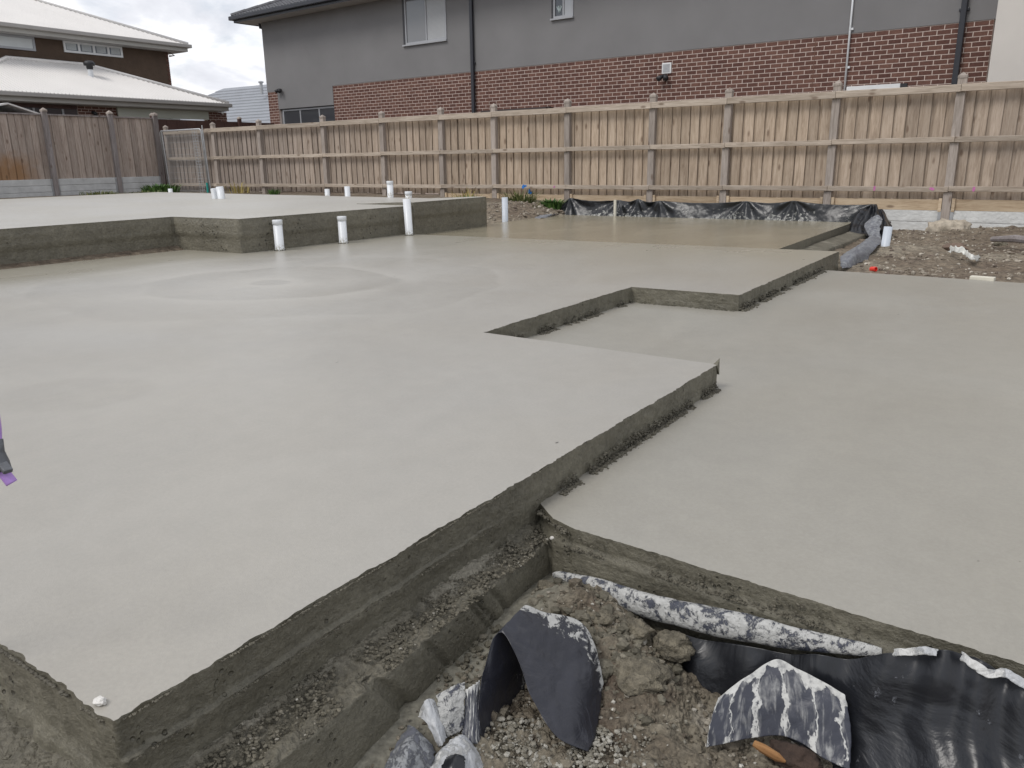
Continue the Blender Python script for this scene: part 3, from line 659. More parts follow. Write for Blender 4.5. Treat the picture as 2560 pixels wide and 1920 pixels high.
# streaked flap
fr = [Z(1765, 1868, -0.395), Z(1815, 1858, -0.390), Z(1870, 1846, -0.380), Z(1945, 1838, -0.370), Z(2000, 1856, -0.375), Z(2060, 1896, -0.385), Z(2124, 1925, -0.395)]
m1 = [Z(1777, 1800, -0.340), Z(1822, 1775, -0.325), Z(1875, 1750, -0.305), Z(1942, 1738, -0.290), Z(2000, 1755, -0.295), Z(2065, 1790, -0.310), Z(2128, 1830, -0.335)]
bk = [Z(1795, 1745, -0.300), Z(1828, 1718, -0.285), Z(1872, 1688, -0.260), Z(1938, 1648, -0.227), Z(1990, 1670, -0.235), Z(2060, 1705, -0.250), Z(2112, 1736, -0.265)]
sheet('plastic_flap', [fr, m1, bk], 80, 50, STREAKPL, 'peaked dark plastic flap with white cement streaks in front of the black sheet', wr=.003, wsc=12, edge=.003)
# scraps lower left of the tented flap
sheet('plastic_scrap', [[G(955, 1930, .02), G(1000, 1940, .05), G(1064, 1938, .02)], [G(985, 1868, .03), G(1022, 1870, .07), G(1085, 1896, .025)], [G(1022, 1812, .01), G(1040, 1822, .04), G(1082, 1864, .01)]], 30, 30, GREYPL, 'grey curled plastic scrap at the bottom edge, leftmost of the scraps', wr=.004, wsc=18)
sheet('plastic_scrap', [[G(1096, 1868, .01), G(1106, 1862, .03), G(1116, 1842, .02)], [G(1066, 1808, .05), G(1084, 1800, .06), G(1102, 1795, .05)], [G(1046, 1792, .03), G(1062, 1752, .08), G(1084, 1746, .07)]], 24, 30, PALEPL, 'white flat plastic strip standing among the scraps', wr=.003, wsc=18)
sheet('plastic_scrap', [[G(1118, 1844, .01), G(1135, 1835, .02), G(1160, 1822, .02)], [G(1098, 1790, .06), G(1125, 1775, .07), G(1160, 1770, .06)], [G(1091, 1737, .09), G(1128, 1716, .10), G(1162, 1704, .10)]], 30, 30, CRUSTPL, 'cement spattered blue grey plastic scrap left of the tented flap', wr=.004, wsc=18)
sheet('plastic_scrap', [[G(1062, 1935, .02), G(1120, 1940, .05), G(1170, 1942, .05), G(1214, 1928, .01)], [G(1090, 1885, .02), G(1130, 1870, .06), G(1165, 1872, .06), G(1197, 1885, .02)], [G(1110, 1862, .01), G(1138, 1842, .04), G(1160, 1838, .04), G(1178, 1856, .015)]], 40, 30, PALEPL, 'crumpled pale plastic scrap at the bottom edge below the tented flap', wr=.009, wsc=26)
sheet('plastic_scrap', [[G(1098, 1940, .055), G(1130, 1945, .068), G(1162, 1940, .07)], [G(1108, 1908, .055), G(1135, 1900, .075), G(1162, 1908, .072)], [G(1118, 1893, .05), G(1138, 1885, .07), G(1160, 1890, .068)]], 24, 20, BLACKPL, 'small black plastic fold on the crumpled pale scrap', wr=.003, wsc=18)
sheet('plastic_scrap', [[G(1158, 1852, .01), G(1178, 1860, .02), G(1202, 1855, .01)], [G(1160, 1780, .05), G(1180, 1775, .06), G(1198, 1775, .055)], [G(1163, 1725, .085), G(1184, 1712, .095), G(1198, 1700, .09)]], 24, 30, STREAKPL, 'narrow striped plastic strip at the left foot of the tented flap', wr=.005, wsc=20)
# stick under the streaked flap
a, b = Z(1885, 1858, -.375), Z(1964, 1905, -.385); mb = MB(); mb.tube([a, a.lerp(b, .3), a.lerp(b, .75), b], [.008, .011, .010, .003], 8)
o = mb.build('wooden_stick', STICK, smooth=False); tag(o, 'orange brown splintered stick poking from under the streaked flap', 'stick')
rock('clod', Z(1985, 1898, -.40), .045, plain('dark_earth', (.045, .028, .02), .9, .3, 30, .01, 60), 'dark brown earth lump in the hollow of the streaked flap', 'clod', 9, squash=(1.3, .8, .55))

# upright plastic at the back of the tan slab
stk = [(-7.57, .262), (-6.56, .236), (-6.2, .262), (-5.8, .238), (-4.30, .255), (-3.55, .275), (-2.37, .242)]
def topz(x):
    if x <= stk[0][0]: return .262 + (x-stk[0][0])*.85
    for (a, za), (b, zb) in zip(stk[:-1], stk[1:]):
        if a <= x <= b: t = (x-a)/(b-a); return za+(zb-za)*t - .035*math.sin(math.pi*t)
    return stk[-1][1]
mb = MB(); uv = []; NU, NV = 420, 26; x0, x1 = -7.86, -2.37
for j in range(NV+1):
    v = j/NV
    for i in range(NU+1):
        x = x0+(x1-x0)*i/NU; zt = max(topz(x), .0); zb = -.05; z = zb+(zt-zb)*v; y = 12.98-(x+7.5)*-.012 - .10*(1-v)**1.4 + .02
        d = 0
        for (sx, sz) in stk:
            dx, dz = x-sx, z-sz; rr = math.hypot(dx, dz)
            if rr < .95: an = math.atan2(dx, -dz+.02); d += .026*math.sin(an*8+sx*5)*min(1, rr*5)*(1-rr/.95)
        d += .012*fbm((x, z, 0), 5, 4)
        mb.v.append((x, y+d, z+.004*noise.noise(Vector((x*8, 1, 0)))*(v == 1))); uv.append((i/NU, v))
w = NU+1
for j in range(NV):
    for i in range(NU): mb.f.append((j*w+i, j*w+i+1, (j+1)*w+i+1, (j+1)*w+i)); mb.m.append(0)
me = mb.mesh('plastic_sheet', BLACKSPL, True, flip=False); ul = me.uv_layers.new(name='UVMap')
for lp in me.loops: ul.data[lp.index].uv = uv[lp.vertex_index]
o = link('plastic_sheet', me); s = o.modifiers.new('s', 'SOLIDIFY'); s.thickness = .004; tag(o, 'long splashed black plastic sheet standing upright behind the tan slab', 'plastic sheet')
sheet('plastic_drape', [[(-2.58, 12.45, -.14), (-2.42, 12.35, -.13), (-2.25, 12.2, -.16), (-2.08, 12.1, -.25), (-1.98, 12.3, -.26)], [(-2.60, 12.7, .02), (-2.45, 12.62, .02), (-2.26, 12.55, .0), (-2.1, 12.5, -.05), (-2.02, 12.6, -.12)], [(-2.50, 12.97, .19), (-2.42, 12.97, .225), (-2.36, 12.98, .24), (-2.28, 12.99, .19), (-2.12, 13.0, .02)]], 50, 40, BLACKPL,
      'black plastic drape falling over the right corner of the tan slab', wr=.03, wsc=5, folds=4, edge=.02)
a = [at_z(2105, 672, -.16), at_z(2125, 668, -.17), at_z(2150, 655, -.18), at_z(2170, 648, -.19)]
b = [at_z(2100, 645, -.10), at_z(2125, 640, -.08), at_z(2150, 632, -.09), at_z(2180, 630, -.15)]
c = [at_z(2112, 632, -.12), at_z(2140, 620, -.08), at_z(2165, 606, -.07), at_z(2196, 612, -.12)]
d = [at_z(2150, 612, -.16), at_z(2165, 598, -.12), at_z(2182, 588, -.10), at_z(2205, 600, -.14)]
sheet('plastic_flap', [a, b, c, d], 50, 40, GREYPL, 'grey smeared plastic flap crumpled beside the far right pipe', wr=.016, wsc=3.5, edge=.03)
sheet('plastic_drape', [[at_z(2180, 600, -.16), at_z(2190, 608, -.18), at_z(2205, 612, -.2)], [(-2.33, 12.25, -.02), (-2.22, 12.15, .0), (-2.1, 12.1, -.03)], [(-2.32, 12.6, .08), (-2.22, 12.55, .12), (-2.14, 12.5, .06)]], 30, 30, GREYPL, 'grey twisted plastic tail hanging below the black drape', wr=.014, wsc=4, edge=.02)
mb = MB(); mb.box((-6.585, 12.84, -.06), (-6.545, 12.875, .245)); o = mb.build('timber_stake', OFFCUT); tag(o, 'pale timber stake standing in front of the upright black plastic', 'stake')
sheet('plastic_flap', [[at_z(1332, 548, -.04), at_z(1360, 544, -.02), at_z(1395, 537, -.03)], [at_z(1345, 538, -.0), at_z(1370, 535, .02), at_z(1400, 534, .0)]], 20, 10, GREYPL, 'thin grey plastic tail at the left end of the upright sheet', wr=.012, wsc=8)

# ------------------------------------------------------------------ PVC pipes
def pipe(x, y, z, h, r, cap, label, mat=PVCD, lean=(0, 0), open_top=False):
    root = empty('drain_pipe', (x, y, z), label, 'pipe', 'white pipes set in the slabs')
    mb = MB(); d = .35; L = [(r, -d), (r, h), (r*.88, h), (r*.88, h-.06), (0, h-.06)] if not cap else [(r, -d), (r, h-.002), (0, h-.002)]
    mb.lathe(L, seg=24); p = mb.build('pipe_barrel', mat, root, smooth=False)
    for q in p.data.polygons: q.use_smooth = abs(q.normal.z) < .3
    if cap:
        mb = MB(); mb.lathe([(r*1.01, h-.05), (r*1.10, h-.048), (r*1.10, h-.004), (r*1.05, h+.002), (0, h+.003)], seg=24); c = mb.build('pipe_cap', PVC, root)
        for q in c.data.polygons: q.use_smooth = abs(q.normal.z) < .3
    root.rotation_euler = (lean[0], lean[1], 0); return root
pipe(-7.25, 6.00, 0, .335, .051, True, 'capped white pipe nearest the corner of the raised slab, leftmost of three')
pipe(-7.19, 6.92, 0, .318, .051, True, 'capped white pipe standing in the middle of the raised slab face')
pipe(-7.17, 8.10, 0, .470, .051, False, 'tall uncapped white pipe at the right of the raised slab face', lean=(0, -.04))
pipe(-9.24, 10.02, .40, .235, .051, True, 'capped white pipe at the back edge of the raised slab, near a fence post')
pipe(-10.84, 10.62, .2, .32, .05, False, 'short plain white pipe at the back edge of the raised slab')
pipe(-8.9, 10.08, .40, .07, .055, True, 'very short white capped stub at the back right of the raised slab')
pipe(-13.44, 12.56, .2, .18, .055, False, 'low white stub in the soil at the back fence')
pipe(-17.3, 11.3, .2, .2, .05, False, 'low white stub in the soil near the fence corner', PVC)
pipe(-7.70, 11.1, -.12, .47, .051, False, 'white pipe beside the grass clump at the left of the tan slab', PVCG)
pipe(-1.81, 10.88, -.3, .39, .051, False, 'grey white pipe standing in the dirt beside the plastic drape', PVCG, lean=(0, .05))
root = empty('vent_stub', (-11.95, 8.75, .37), 'tilted white pipe stub with a side piece on the raised slab', 'pipe')
mb = MB(); mb.lathe([(.062, -.1), (.062, .20), (.052, .2), (.05, .12), (0, .12)], seg=20); p = mb.build('pipe_barrel', PVC, root, smooth=True)
mb = MB(); mb.box((-.14, -.09, -.05), (-.06, -.02, .185)); p = mb.build('side_piece', PVC, root, bevel=.01)
root.rotation_euler = (0, -.12, 0)

# ------------------------------------------------------------------ back fence
FA = math.radians(1.0)
FB = empty('paling_fence', (0, 0, 0), 'long tan timber paling fence across the back with three rails and capped posts', 'fence')
FT = Vector((math.cos(FA), -math.sin(FA), 0)); FN = Vector((math.sin(FA), math.cos(FA), 0))
ROTF = Matrix.Rotation(-FA, 4, 'Z')
def fpt(s, D, z): return FT*s + FN*D + Vector((0, 0, z + .0031*s))
def boxmesh(name, sx, sy, sz, mat, cham=0):
    mb = MB(); mb.box((-sx/2, -sy/2, 0), (sx/2, sy/2, sz)); return mb.mesh(name, mat)
def fplace(name, me, s, D, z, parent, sc=(1, 1, 1), tilt=0, yaw=0):
    o = link(name, me, parent); o.matrix_local = Matrix.Translation(fpt(s, D, z)) @ ROTF @ Matrix.Rotation(yaw, 4, 'Z') @ Matrix.Rotation(tilt, 4, 'Y') @ Matrix.Diagonal((*sc, 1)); return o
posts = [-22.15, -19.9, -17.93, -15.51, -13.54, -11.76, -10.33, -8.53, -6.73, -5.31, -3.53, -1.77, .02, 1.8]
posts = [p + .0 for p in posts]
pal = boxmesh('paling', .150, .014, 1.60, WOOD)
s = -22.2
while s < 2.0:
    w_ = random.uniform(.93, 1.05)
    fplace('paling', pal, s, 14.062+random.uniform(-.004, .004), .275+random.uniform(-.012, .012), FB, (w_, 1, random.uniform(.995, 1.003)), random.gauss(0, .004), random.gauss(0, .02))
    fplace('paling', pal, s+.092+random.uniform(-.012, .012), 14.088, .275+random.uniform(-.02, .01), FB, (.9, 1, 1), random.gauss(0, .003))
    s += random.choice([.172, .18, .186, .192, .2])
post = boxmesh('fence_post', .118, .085, 2.27, WOODP)
capm = MB(); q = .063; capm.add([(-q, -q*.8, 0), (q, -q*.8, 0), (q, q*.8, 0), (-q, q*.8, 0), (-q, -q*.8, .035), (q, -q*.8, .035), (q, q*.8, .035), (-q, q*.8, .035), (0, 0, .085)],
    [(0,3,2,1), (0,1,5,4), (1,2,6,5), (2,3,7,6), (3,0,4,7), (4,5,8), (5,6,8), (6,7,8), (7,4,8)]); capm = capm.mesh('post_cap', WOODP)
for p in posts:
    o = fplace('fence_post', post, p, 14.008, -.25, FB, tilt=random.gauss(0, .003))
    c_ = link('post_cap', capm, o); c_.location = (0, 0, 2.27)
for i, (a, b) in enumerate(zip(posts[:-1], posts[1:])):
    L = b-a
    for (z, hgt, D, nm) in ((1.830, .105, 13.935, 'top_rail'), (1.118, .080, 13.948, 'rail'), (.398, .078, 13.948, 'rail')):
        mb = MB(); mb.box((-L/2+.002, -.022, 0), (L/2-.002, .022, hgt)); me = mb.mesh(nm, WOODX)
        o = fplace(nm, me, (a+b)/2, D, z+random.uniform(-.004, .004), FB); o.modifiers.new('b', 'BEVEL').width = .005
    if b > -11.5:
        mb = MB(); mb.box((-L/2+.07, -.02, 0), (L/2-.07, .02, .165)); o = fplace('plinth_board', mb.mesh('plinth_board', PLINTH), (a+b)/2, 14.03, .118, FB)
        for sg in (-1, 1):
            mb = MB(); mb.box((-.022, -.02, 0), (.022, .02, .20)); fplace('cleat', mb.mesh('cleat', PLINTH), (a+b)/2+sg*(L/2-.09), 13.99, .10, FB)
    if b > -9:
        for k in range(2):
            mb = MB(); n1 = 40
            for jj in range(6):
                for ii in range(n1+1):
                    x = -L/2+.075+(L-.15)*ii/n1; zz = .008+.162*jj/5; ed = min(jj, 5-jj, 1)*min(ii, n1-ii, 1)
                    mb.v.append((x, -.03-(.006*abs(fbm((x+a*3, zz, k*9), 9, 4))*ed), zz))
            for jj in range(5):
                for ii in range(n1): mb.f.append((jj*(n1+1)+ii, jj*(n1+1)+ii+1, (jj+1)*(n1+1)+ii+1, (jj+1)*(n1+1)+ii)); mb.m.append(0)
            mb.box((-L/2+.075, -.029, .003), (L/2-.075, .03, .172)); fplace('concrete_sleeper', mb.mesh('concrete_sleeper', SLEEPERW), (a+b)/2, 14.03, -.232+.175*k, FB)
        for sg in (-1, 1):
            mb = MB(); mb.box((-.022, -.008, 0), (.022, .05, .42)); fplace('steel_channel', mb.mesh('steel_channel', STEEL), (a+b)/2+sg*(L/2-.082), 13.985, -.29, FB)
def blot(name, s, z, w_, h_, mat, D=13.923):
    mb = MB(); n = 14; pts = []
    for k in range(n):
        an = k*6.283/n; rr = .75+.55*abs(math.sin(k*2.7+s*9))
        pts.append(fpt(s+w_*rr*math.cos(an), D, z+h_*rr*math.sin(an)))
    mb.add(pts, [tuple(range(n))]); return mb.build(name, mat, FB, flip=False)
blot('spray_mark', -9.55, .44, .028, .04, BLUEP); blot('spray_mark', -9.50, .452, .03, .018, BLUEP); blot('spray_mark', -9.49, .345, .03, .04, BLUEP, 14.040); blot('spray_mark', -9.44, .30, .04, .03, BLUEP, 14.040); blot('spray_mark', -8.80, .44, .02, .018, PINKP); blot('spray_mark', -2.81, .445, .018, .03, PINKP); blot('spray_mark', -1.99, .442, .03, .022, PINKP); blot('spray_mark', -1.43, .442, .02, .03, PINKP)
# pier stump under a post
rock('clod', (-1.42, 13.75, -.2), .27, PALECLOD, 'pale crumbled concrete pier at the foot of the nearest right fence post', 'clod', 11, squash=(1.15, .7, .75))

# ------------------------------------------------------------------ left fence
LX = -22.3
FL = empty('paling_fence', (0, 0, 0), 'grey weathered paling fence on stacked concrete sleepers at the left', 'fence')
pal2 = boxmesh('paling', .014, .150, 1.62, WOODL)
y = 6.6
while y < 14.32:
    for k in (0, 1):
        o = link('paling', pal2, FL); o.matrix_local = Matrix.Translation((LX-.02-.016*k+random.uniform(-.003, .003), y+.09*k, .60+random.uniform(-.01, .01)+.002*(y-11))) @ Matrix.Rotation(random.gauss(0, .02), 4, 'Z') @ Matrix.Rotation(random.gauss(0, .004), 4, 'X')
    y += random.choice([.17, .178, .185, .19])
mb = MB(); mb.box((LX-.06, 6.5, 2.215), (LX+.02, 14.35, 2.25)); mb.build('top_capping', WOODLP, FL)
postl = boxmesh('fence_post', .085, .125, 2.2, WOODLP)
lp = [7.64, 9.42, 11.2, 12.97, 14.33]
for yy in lp:
    o = link('fence_post', postl, FL); o.location = (LX+.045, yy, .1)
    c_ = link('post_cap', capm, o); c_.location = (0, 0, 2.2); c_.scale = (1.1, 1.25, 1.2)
for a, b in zip([6.3]+lp[:-1], lp):
    for k in range(3):
        mb = MB(); mb.box((LX-.05, a+.07, .118+.165*k), (LX+.04, b-.07, .278+.165*k)); mb.build('concrete_sleeper', SLEEPER, FL, bevel=.008)
    for yy in (a+.085, b-.085):
        mb = MB(); mb.box((LX+.041, yy-.02, .05), (LX+.06, yy+.02, .61)); mb.build('steel_channel', STEEL, FL)
# stained patch: orange-brown boards are part of the wood look of the leftmost bay
# brown fence running on behind the corner
FBR = empty('board_fence', (0, 0, 0), 'dark brown painted fence behind the corner of the two timber fences', 'fence')
for k in range(60):
    mb = MB(); yy = 14.5+.17*k; mb.box((-22.75+.006*(k % 2), yy, .2), (-22.73+.006*(k % 2), yy+.168, 2.24)); mb.build('board', BROWNF, FBR)
for yy in (14.52, 17.6, 20.6):
    mb = MB(); mb.box((-22.72, yy-.05, 0), (-22.63, yy+.05, 2.33)); p_ = mb.build('fence_post', BROWNF, FBR); c_ = link('post_cap', capm, p_); c_.location = (-22.675, yy, 2.33)

# ------------------------------------------------------------------ mesh panel in the corner
MP = empty('mesh_panel', (0, 0, 0), 'galvanised temporary mesh fence panel leaning in the fence corner', 'mesh panel')
def mpt(s, z): return fpt(s, 13.83+.03*(1-z), z)
s0, s1, zb, zt = -22.12, -20.15, .12, 1.93
mb = MB(); mb.tube([mpt(s0, zb), mpt(s0, zt-.05), mpt(s0+.06, zt), mpt(s1-.06, zt), mpt(s1, zt-.05), mpt(s1, zb)], .020, 10); mb.build('panel_frame', STEEL, MP, smooth=True)
mb = MB(); mb.tube([mpt(s0+.09, zb), mpt(s0+.09, zt-.02)], .016, 8); mb.build('upright', STEEL, MP); mb = MB(); mb.tube([mpt(s1+.07, .1), mpt(s1+.07, 2.02)], .018, 8); mb.build('upright', STEEL, MP)
mb = MB()
for k in range(1, 40): s_ = s0+(s1-s0)*k/40; mb.tube([mpt(s_, zb+.03), mpt(s_, zt)], .0028, 4)
for k in range(1, 11): z_ = zb+(zt-zb)*k/11; mb.tube([mpt(s0, z_), mpt(s1, z_)], .0028, 4)
for k in range(22): z_ = zb+.1+(zt-zb-.1)*k/22; mb.tube([mpt(s1-.42, z_), mpt(s1-.2, z_)], .006, 4)
for s_ in (s1-.42, s1-.31, s1-.2): mb.tube([mpt(s_, zb+.05), mpt(s_, zt)], .006, 4)
tag(mb.build('mesh_wire', STEEL, MP), kind='stuff')
mb = MB(); mb.tube([fpt(-20.06, 13.74, .1), fpt(-20.06, 13.74, .5)], .03, 8); o = mb.build('marker_sleeve', TEAL); tag(o, 'teal plastic sleeve at the foot of the mesh panel', 'sleeve')

# ------------------------------------------------------------------ grey rendered house
HA = math.radians(4.0); HD = 17.42
HT = Vector((math.cos(HA), -math.sin(HA), 0)); HN = Vector((math.sin(HA), math.cos(HA), 0))
HM = Matrix((HT, HN, Vector((0, 0, 1)))).transposed().to_4x4(); HM.translation = HN*HD
HOUSE = empty('house', (0, 0, 0), 'two storey house with grey rendered walls and a red brown brick band', 'house'); HOUSE.matrix_world = HM
def hs(px, py, off=0):      # picture point on the wall plane -> (s along wall, height)
    d = ray(px, py); P_ = ORG + d*((HD-off)/d.dot(HN)); return P_.dot(HT), P_.z
SL, SR = -24.15, -2.755     # left corner, right end along the wall
sl_, _ = hs(661, 150); sbl, _ = hs(831, 214); sbr, ztop = hs(2486, 47.5); SL = sl_; ZB = 3.245
spr, _ = hs(694, 240); zwin = 2.68
mb = MB()
mb.box((SL, 0, ZB), (sbr+.6, .25, 5.42)); mb.box((spr, .0, zwin), (sbl-.002, .25, ZB)); mb.box((spr, .10, 0), (sbl-.002, .35, zwin)); mb.box((SL, .26, 0), (SL+.25, 9, 5.42)); mb.box((SL+.26, 8.8, 0), (sbr+.6, 9, 5.4))
mb.build('rendered_wall', RENDER, HOUSE)
def brickwork(parent, a, b, z0, z1, off, near_first=True, limit=300, col=BRICK, axis=None, first_half=False):
    mb = MB(); mb.box((a, off+.003, z0), (b, off+.22, z1)); wall = mb.build('brick_wall', MORTAR, parent)
    bl = boxmesh('brick', .226, .03, .074, col); cells = []
    nrow = int((z1-z0)/.086)+1
    for r in range(nrow):
        z = z1-.006-.086*(r+1)+.006
        if z < z0: break
        sh = .12 if (r % 2) ^ first_half else 0; x = a-sh+.005
        while x < b:
            l, rr = max(x, a+.001), min(x+.23, b-.001)
            if rr-l > .03: cells.append((l, rr, z))
            x += .24
    if near_first: cells.sort(key=lambda c: -c[0])
    for k, (l, rr, z) in enumerate(cells[:limit]):
        o = link('brick', bl, wall); o.location = ((l+rr)/2, off+.015-.001*random.random(), z); o.scale = ((rr-l)/.23, 1, 1)
    rest = cells[limit:]
    if rest:
        mb = MB(); 
        for (l, rr, z) in rest: mb.box((l, off-.0005*random.random(), z), (rr-.004, off+.03, z+.074))
        me = mb.mesh('brick_courses', col, flip=False); at = me.attributes.new('rnd', 'FLOAT', 'POINT'); at.data.foreach_set('value', np.repeat(rng.random(len(rest)), 8)); tag(link('brick_courses', me, wall), kind='stuff')
    return wall
bw = brickwork(HOUSE, sbl, sbr, 1.87, ZB-.004, .012)
brickwork(HOUSE, SL, spr-.004, 1.87, ZB-.004, .012, True, 60, first_half=True)
mb = MB(); mb.box((SL, .02, 0), (sbr, .24, 1.868)); mb.build('base_wall', MORTAR, HOUSE)
for px, py in ((1027, 200), (1220, 180), (1641, 180), (2035, 150)):
    s_, _ = hs(px, py); mb = MB(); mb.box((s_-.005, .0075, 1.9), (s_+.005, .013, ZB-.01)); mb.build('control_joint', plain('brown_sealant', (.15, .075, .05), .7), bw)
# roof: gutter, soffit, hip with tile rows
EO = .60; zg = 5.50
mb = MB(); mb.box((SL-EO, -EO, 5.42), (6, .0, 5.44)); mb.box((SL-EO, .0, 5.42), (SL, 9.6, 5.44)); mb.build('soffit', SOFFIT, HOUSE)
mb = MB(); mb.box((SL-EO-.02, -EO-.02, 5.40), (6, -EO, 5.56)); mb.box((SL-EO-.02, -EO, 5.40), (SL-EO, 9.6, 5.56)); mb.build('fascia', DARKM, HOUSE)
mb = MB(); mb.box((SL-EO-.14, -EO-.14, 5.475), (6, -EO-.021, 5.60)); mb.box((SL-EO-.14, -EO-.021, 5.475), (SL-EO-.021, 9.6, 5.60)); mb.build('gutter', DARKM, HOUSE, bevel=.02)
mb = MB(); mb.tube([Vector((SL-.22, .1, 5.42)), Vector((SL-.22, .1, 5.30)), Vector((SL-.03, .1, 5.26))], .04, 8); mb.build('overflow_spout', DARKM, HOUSE)
tp = math.tan(math.radians(22)); R0 = (SL-EO-.06, -EO-.06); dep = 5.0
mb = MB(); mb.add([(R0[0], R0[1], 5.58), (6, R0[1], 5.58), (6, R0[1]+dep, 5.58+dep*tp), (R0[0]+dep, R0[1]+dep, 5.58+dep*tp), (R0[0], R0[1]+2*dep, 5.58), (6, R0[1]+2*dep, 5.58)], [(0,1,2,3), (0,3,4), (3,2,5,4)]); roof = mb.build('roof', TILE, HOUSE)
tm = MB(); n_ = 8
for i in range(n_+1):
    x = -.165+.33*i/n_; hgt = .022*abs(math.sin(i/n_*2*math.pi)); tm.v += [(x, 0, .012+hgt), (x, .36, .004+hgt), (x, 0, -.012)]
for i in range(n_): tm.f += [(i*3, i*3+3, i*3+4, i*3+1), (i*3+2, i*3+5, i*3+3, i*3)]; tm.m += [0, 0]
tm = tm.mesh('roof_tile', TILE)
for r in range(9):
    x = R0[0]+.2+.32*r
    while x < SL+13-.7*r:
        if x > R0[0]+.1+.32*r:
            o = link('roof_tile', tm, roof); o.matrix_local = Matrix.Translation((x, R0[1]-.02+.30*r, 5.60+.30*r*tp)) @ Matrix.Rotation(math.radians(20.5), 4, 'X')
        x += .31
for k in range(8):
    mb = MB(); t0 = .30*k; t1 = t0+.34; mb.tube([(R0[0]+t0, R0[1]+t0, 5.62+t0*tp), (R0[0]+t1, R0[1]+t1, 5.63+t1*tp)], .075, 8); mb.build('ridge_tile', TILE, roof)
# windows
def window(parent, a, b, z0, z1, panes, frame, glasses, y=.0, rev=.05, fw=.045, name='window'):
    mb = MB(); mb.box((a, y-.012, z0), (a+fw, y+.04, z1)); mb.box((b-fw, y-.012, z0), (b, y+.04, z1)); mb.box((a+fw, y-.012, z0), (b-fw, y+.04, z0+fw)); mb.box((a+fw, y-.012, z1-fw), (b-fw, y+.04, z1))
    for p in panes: xx = a+(b-a)*p; mb.box((xx-fw*.45, y-.010, z0+fw), (xx+fw*.45, y+.04, z1-fw))
    f = mb.build(name, frame, parent); ed = [0]+list(panes)+[1]
    for k in range(len(ed)-1):
        x0_, x1_ = a+(b-a)*ed[k]+.02, a+(b-a)*ed[k+1]-.02
        m2 = MB(); m2.box((x0_, y+.012, z0+.02), (x1_, y+.02, z1-.02)); m2.build('pane', glasses[k % len(glasses)], f)
    return f
a, z0 = hs(1010, 116); b, _ = hs(1118, 103)
w1 = window(HOUSE, a+.10, b, z0+.03, 5.38, [.52], ALU, [glass_mat('dim_glass', (.17, .175, .185), .08), GLASSL], y=-.014)
mb = MB(); mb.box((a, -.012, z0+.03), (a+.099, .03, 5.38)); mb.build('side_reveal', DARKFR, w1); mb = MB(); mb.box((a-.01, -.06, z0-.01), (b+.01, .0, z0+.029)); mb.build('sill', ALU, w1)
mb = MB()
for k in range(40): mb.box((a+(b-a)*.57, -.0055, z0+.10+.03*k), (b-.06, -.0035, z0+.12+.03*k))
tag(mb.build('blind_slats', BLIND, w1), kind='stuff')
a, z0 = hs(1379, 50); b, _ = hs(1434, 42)
w2 = window(HOUSE, a+.07, b, z0+.02, 5.38, [.5], ALU, [GLASS, GLASSL], y=-.014)
mb = MB(); mb.box((a, -.012, z0+.02), (a+.069, .03, 5.38)); mb.build('side_reveal', DARKFR, w2); mb = MB(); mb.box((a-.01, -.06, z0-.02), (b+.01, .0, z0+.019)); mb.build('sill', ALU, w2)
mb = MB()
for an in (-.5, -.2, .15, .45): mb.box((-.012, 0, 0), (.012, .002, .16), mtx=Matrix.Translation((a+.24, -.010, z0+.14)) @ Matrix.Rotation(an, 4, 'Y'))
mb.build('curtain_motif', plain('pale_motif', (.38, .45, .45), .6), w2)
w3 = window(HOUSE, spr+.12, sbl-.01, 1.5, zwin-.03, [.34, .70], ALU, [GLASS, GLASS, GLASS], y=.075)
mb = MB(); mb.box((spr+.002, .06, zwin-.03), (sbl-.003, .098, zwin-.001)); mb.build('head_reveal', DARKFR, w3)
# downpipes, conduit, vent, lamps
def vbar(name, px, py, w_, dep_, z0, z1, mat, br=()):
    s_, _ = hs(px, py); mb = MB(); mb.box((s_-w_/2, -dep_-.02, z0), (s_+w_/2, -.02, z1)); o = mb.build(name, mat, HOUSE, bevel=.012)
    for z in br: m2 = MB(); m2.box((s_-w_/2-.035, -.05, z-.03), (s_+w_/2+.035, -.012, z+.03)); m2.build('bracket', mat, o, bevel=.012)
    return o
vbar('downpipe', 1183, 100, .10, .07, 1.5, 5.42, DARKM, (3.45,)); vbar('downpipe', 2402, 100, .10, .075, 1.5, 5.42, DARKM, (3.45,))
s_, _ = hs(2124, 100); mb = MB(); mb.tube([(s_, -.03, 1.6), (s_, -.03, 5.42)], .020, 10); cd = mb.build('conduit', PVC, HOUSE, smooth=True)
for z in (2.62, 3.32): mb = MB(); mb.box((s_+.02, -.035, z-.02), (s_+.06, .005, z+.02)); mb.build('clip', PVC, cd)
s0, zt_ = hs(1656, 158); s1, zb_ = hs(1678, 183); mb = MB(); mb.box((s0, -.02, zb_), (s1, .02, zt_)); vt = mb.build('wall_vent', WHITEFR, HOUSE, bevel=.006)
mb = MB()
for k in range(9): z = zb_+.035+(zt_-zb_-.07)*k/8; mb.box((s0+.03, -.026, z-.006), (s1-.03, -.0205, z+.004))
tag(mb.build('vent_louvres', ALU, vt), kind='stuff')
def flood(px, py):
    s_, z_ = hs(px, py); mb = MB(); mb.box((s_-.03, -.05, z_-.03), (s_+.03, -.001, z_+.05)); base = mb.build('floodlight', BLACKM, HOUSE, bevel=.008)
    for sg in (-1, 1):
        mb = MB(); mb.tube([Vector((s_, -.05, z_+.03)), Vector((s_+sg*.06, -.10, z_+.0)), Vector((s_+sg*.10, -.16, z_-.05))], [.03, .05, .062], 12); h = mb.build('lamp_head', BLACKM, base, smooth=True)
flood(1663, 193); flood(703, 226)
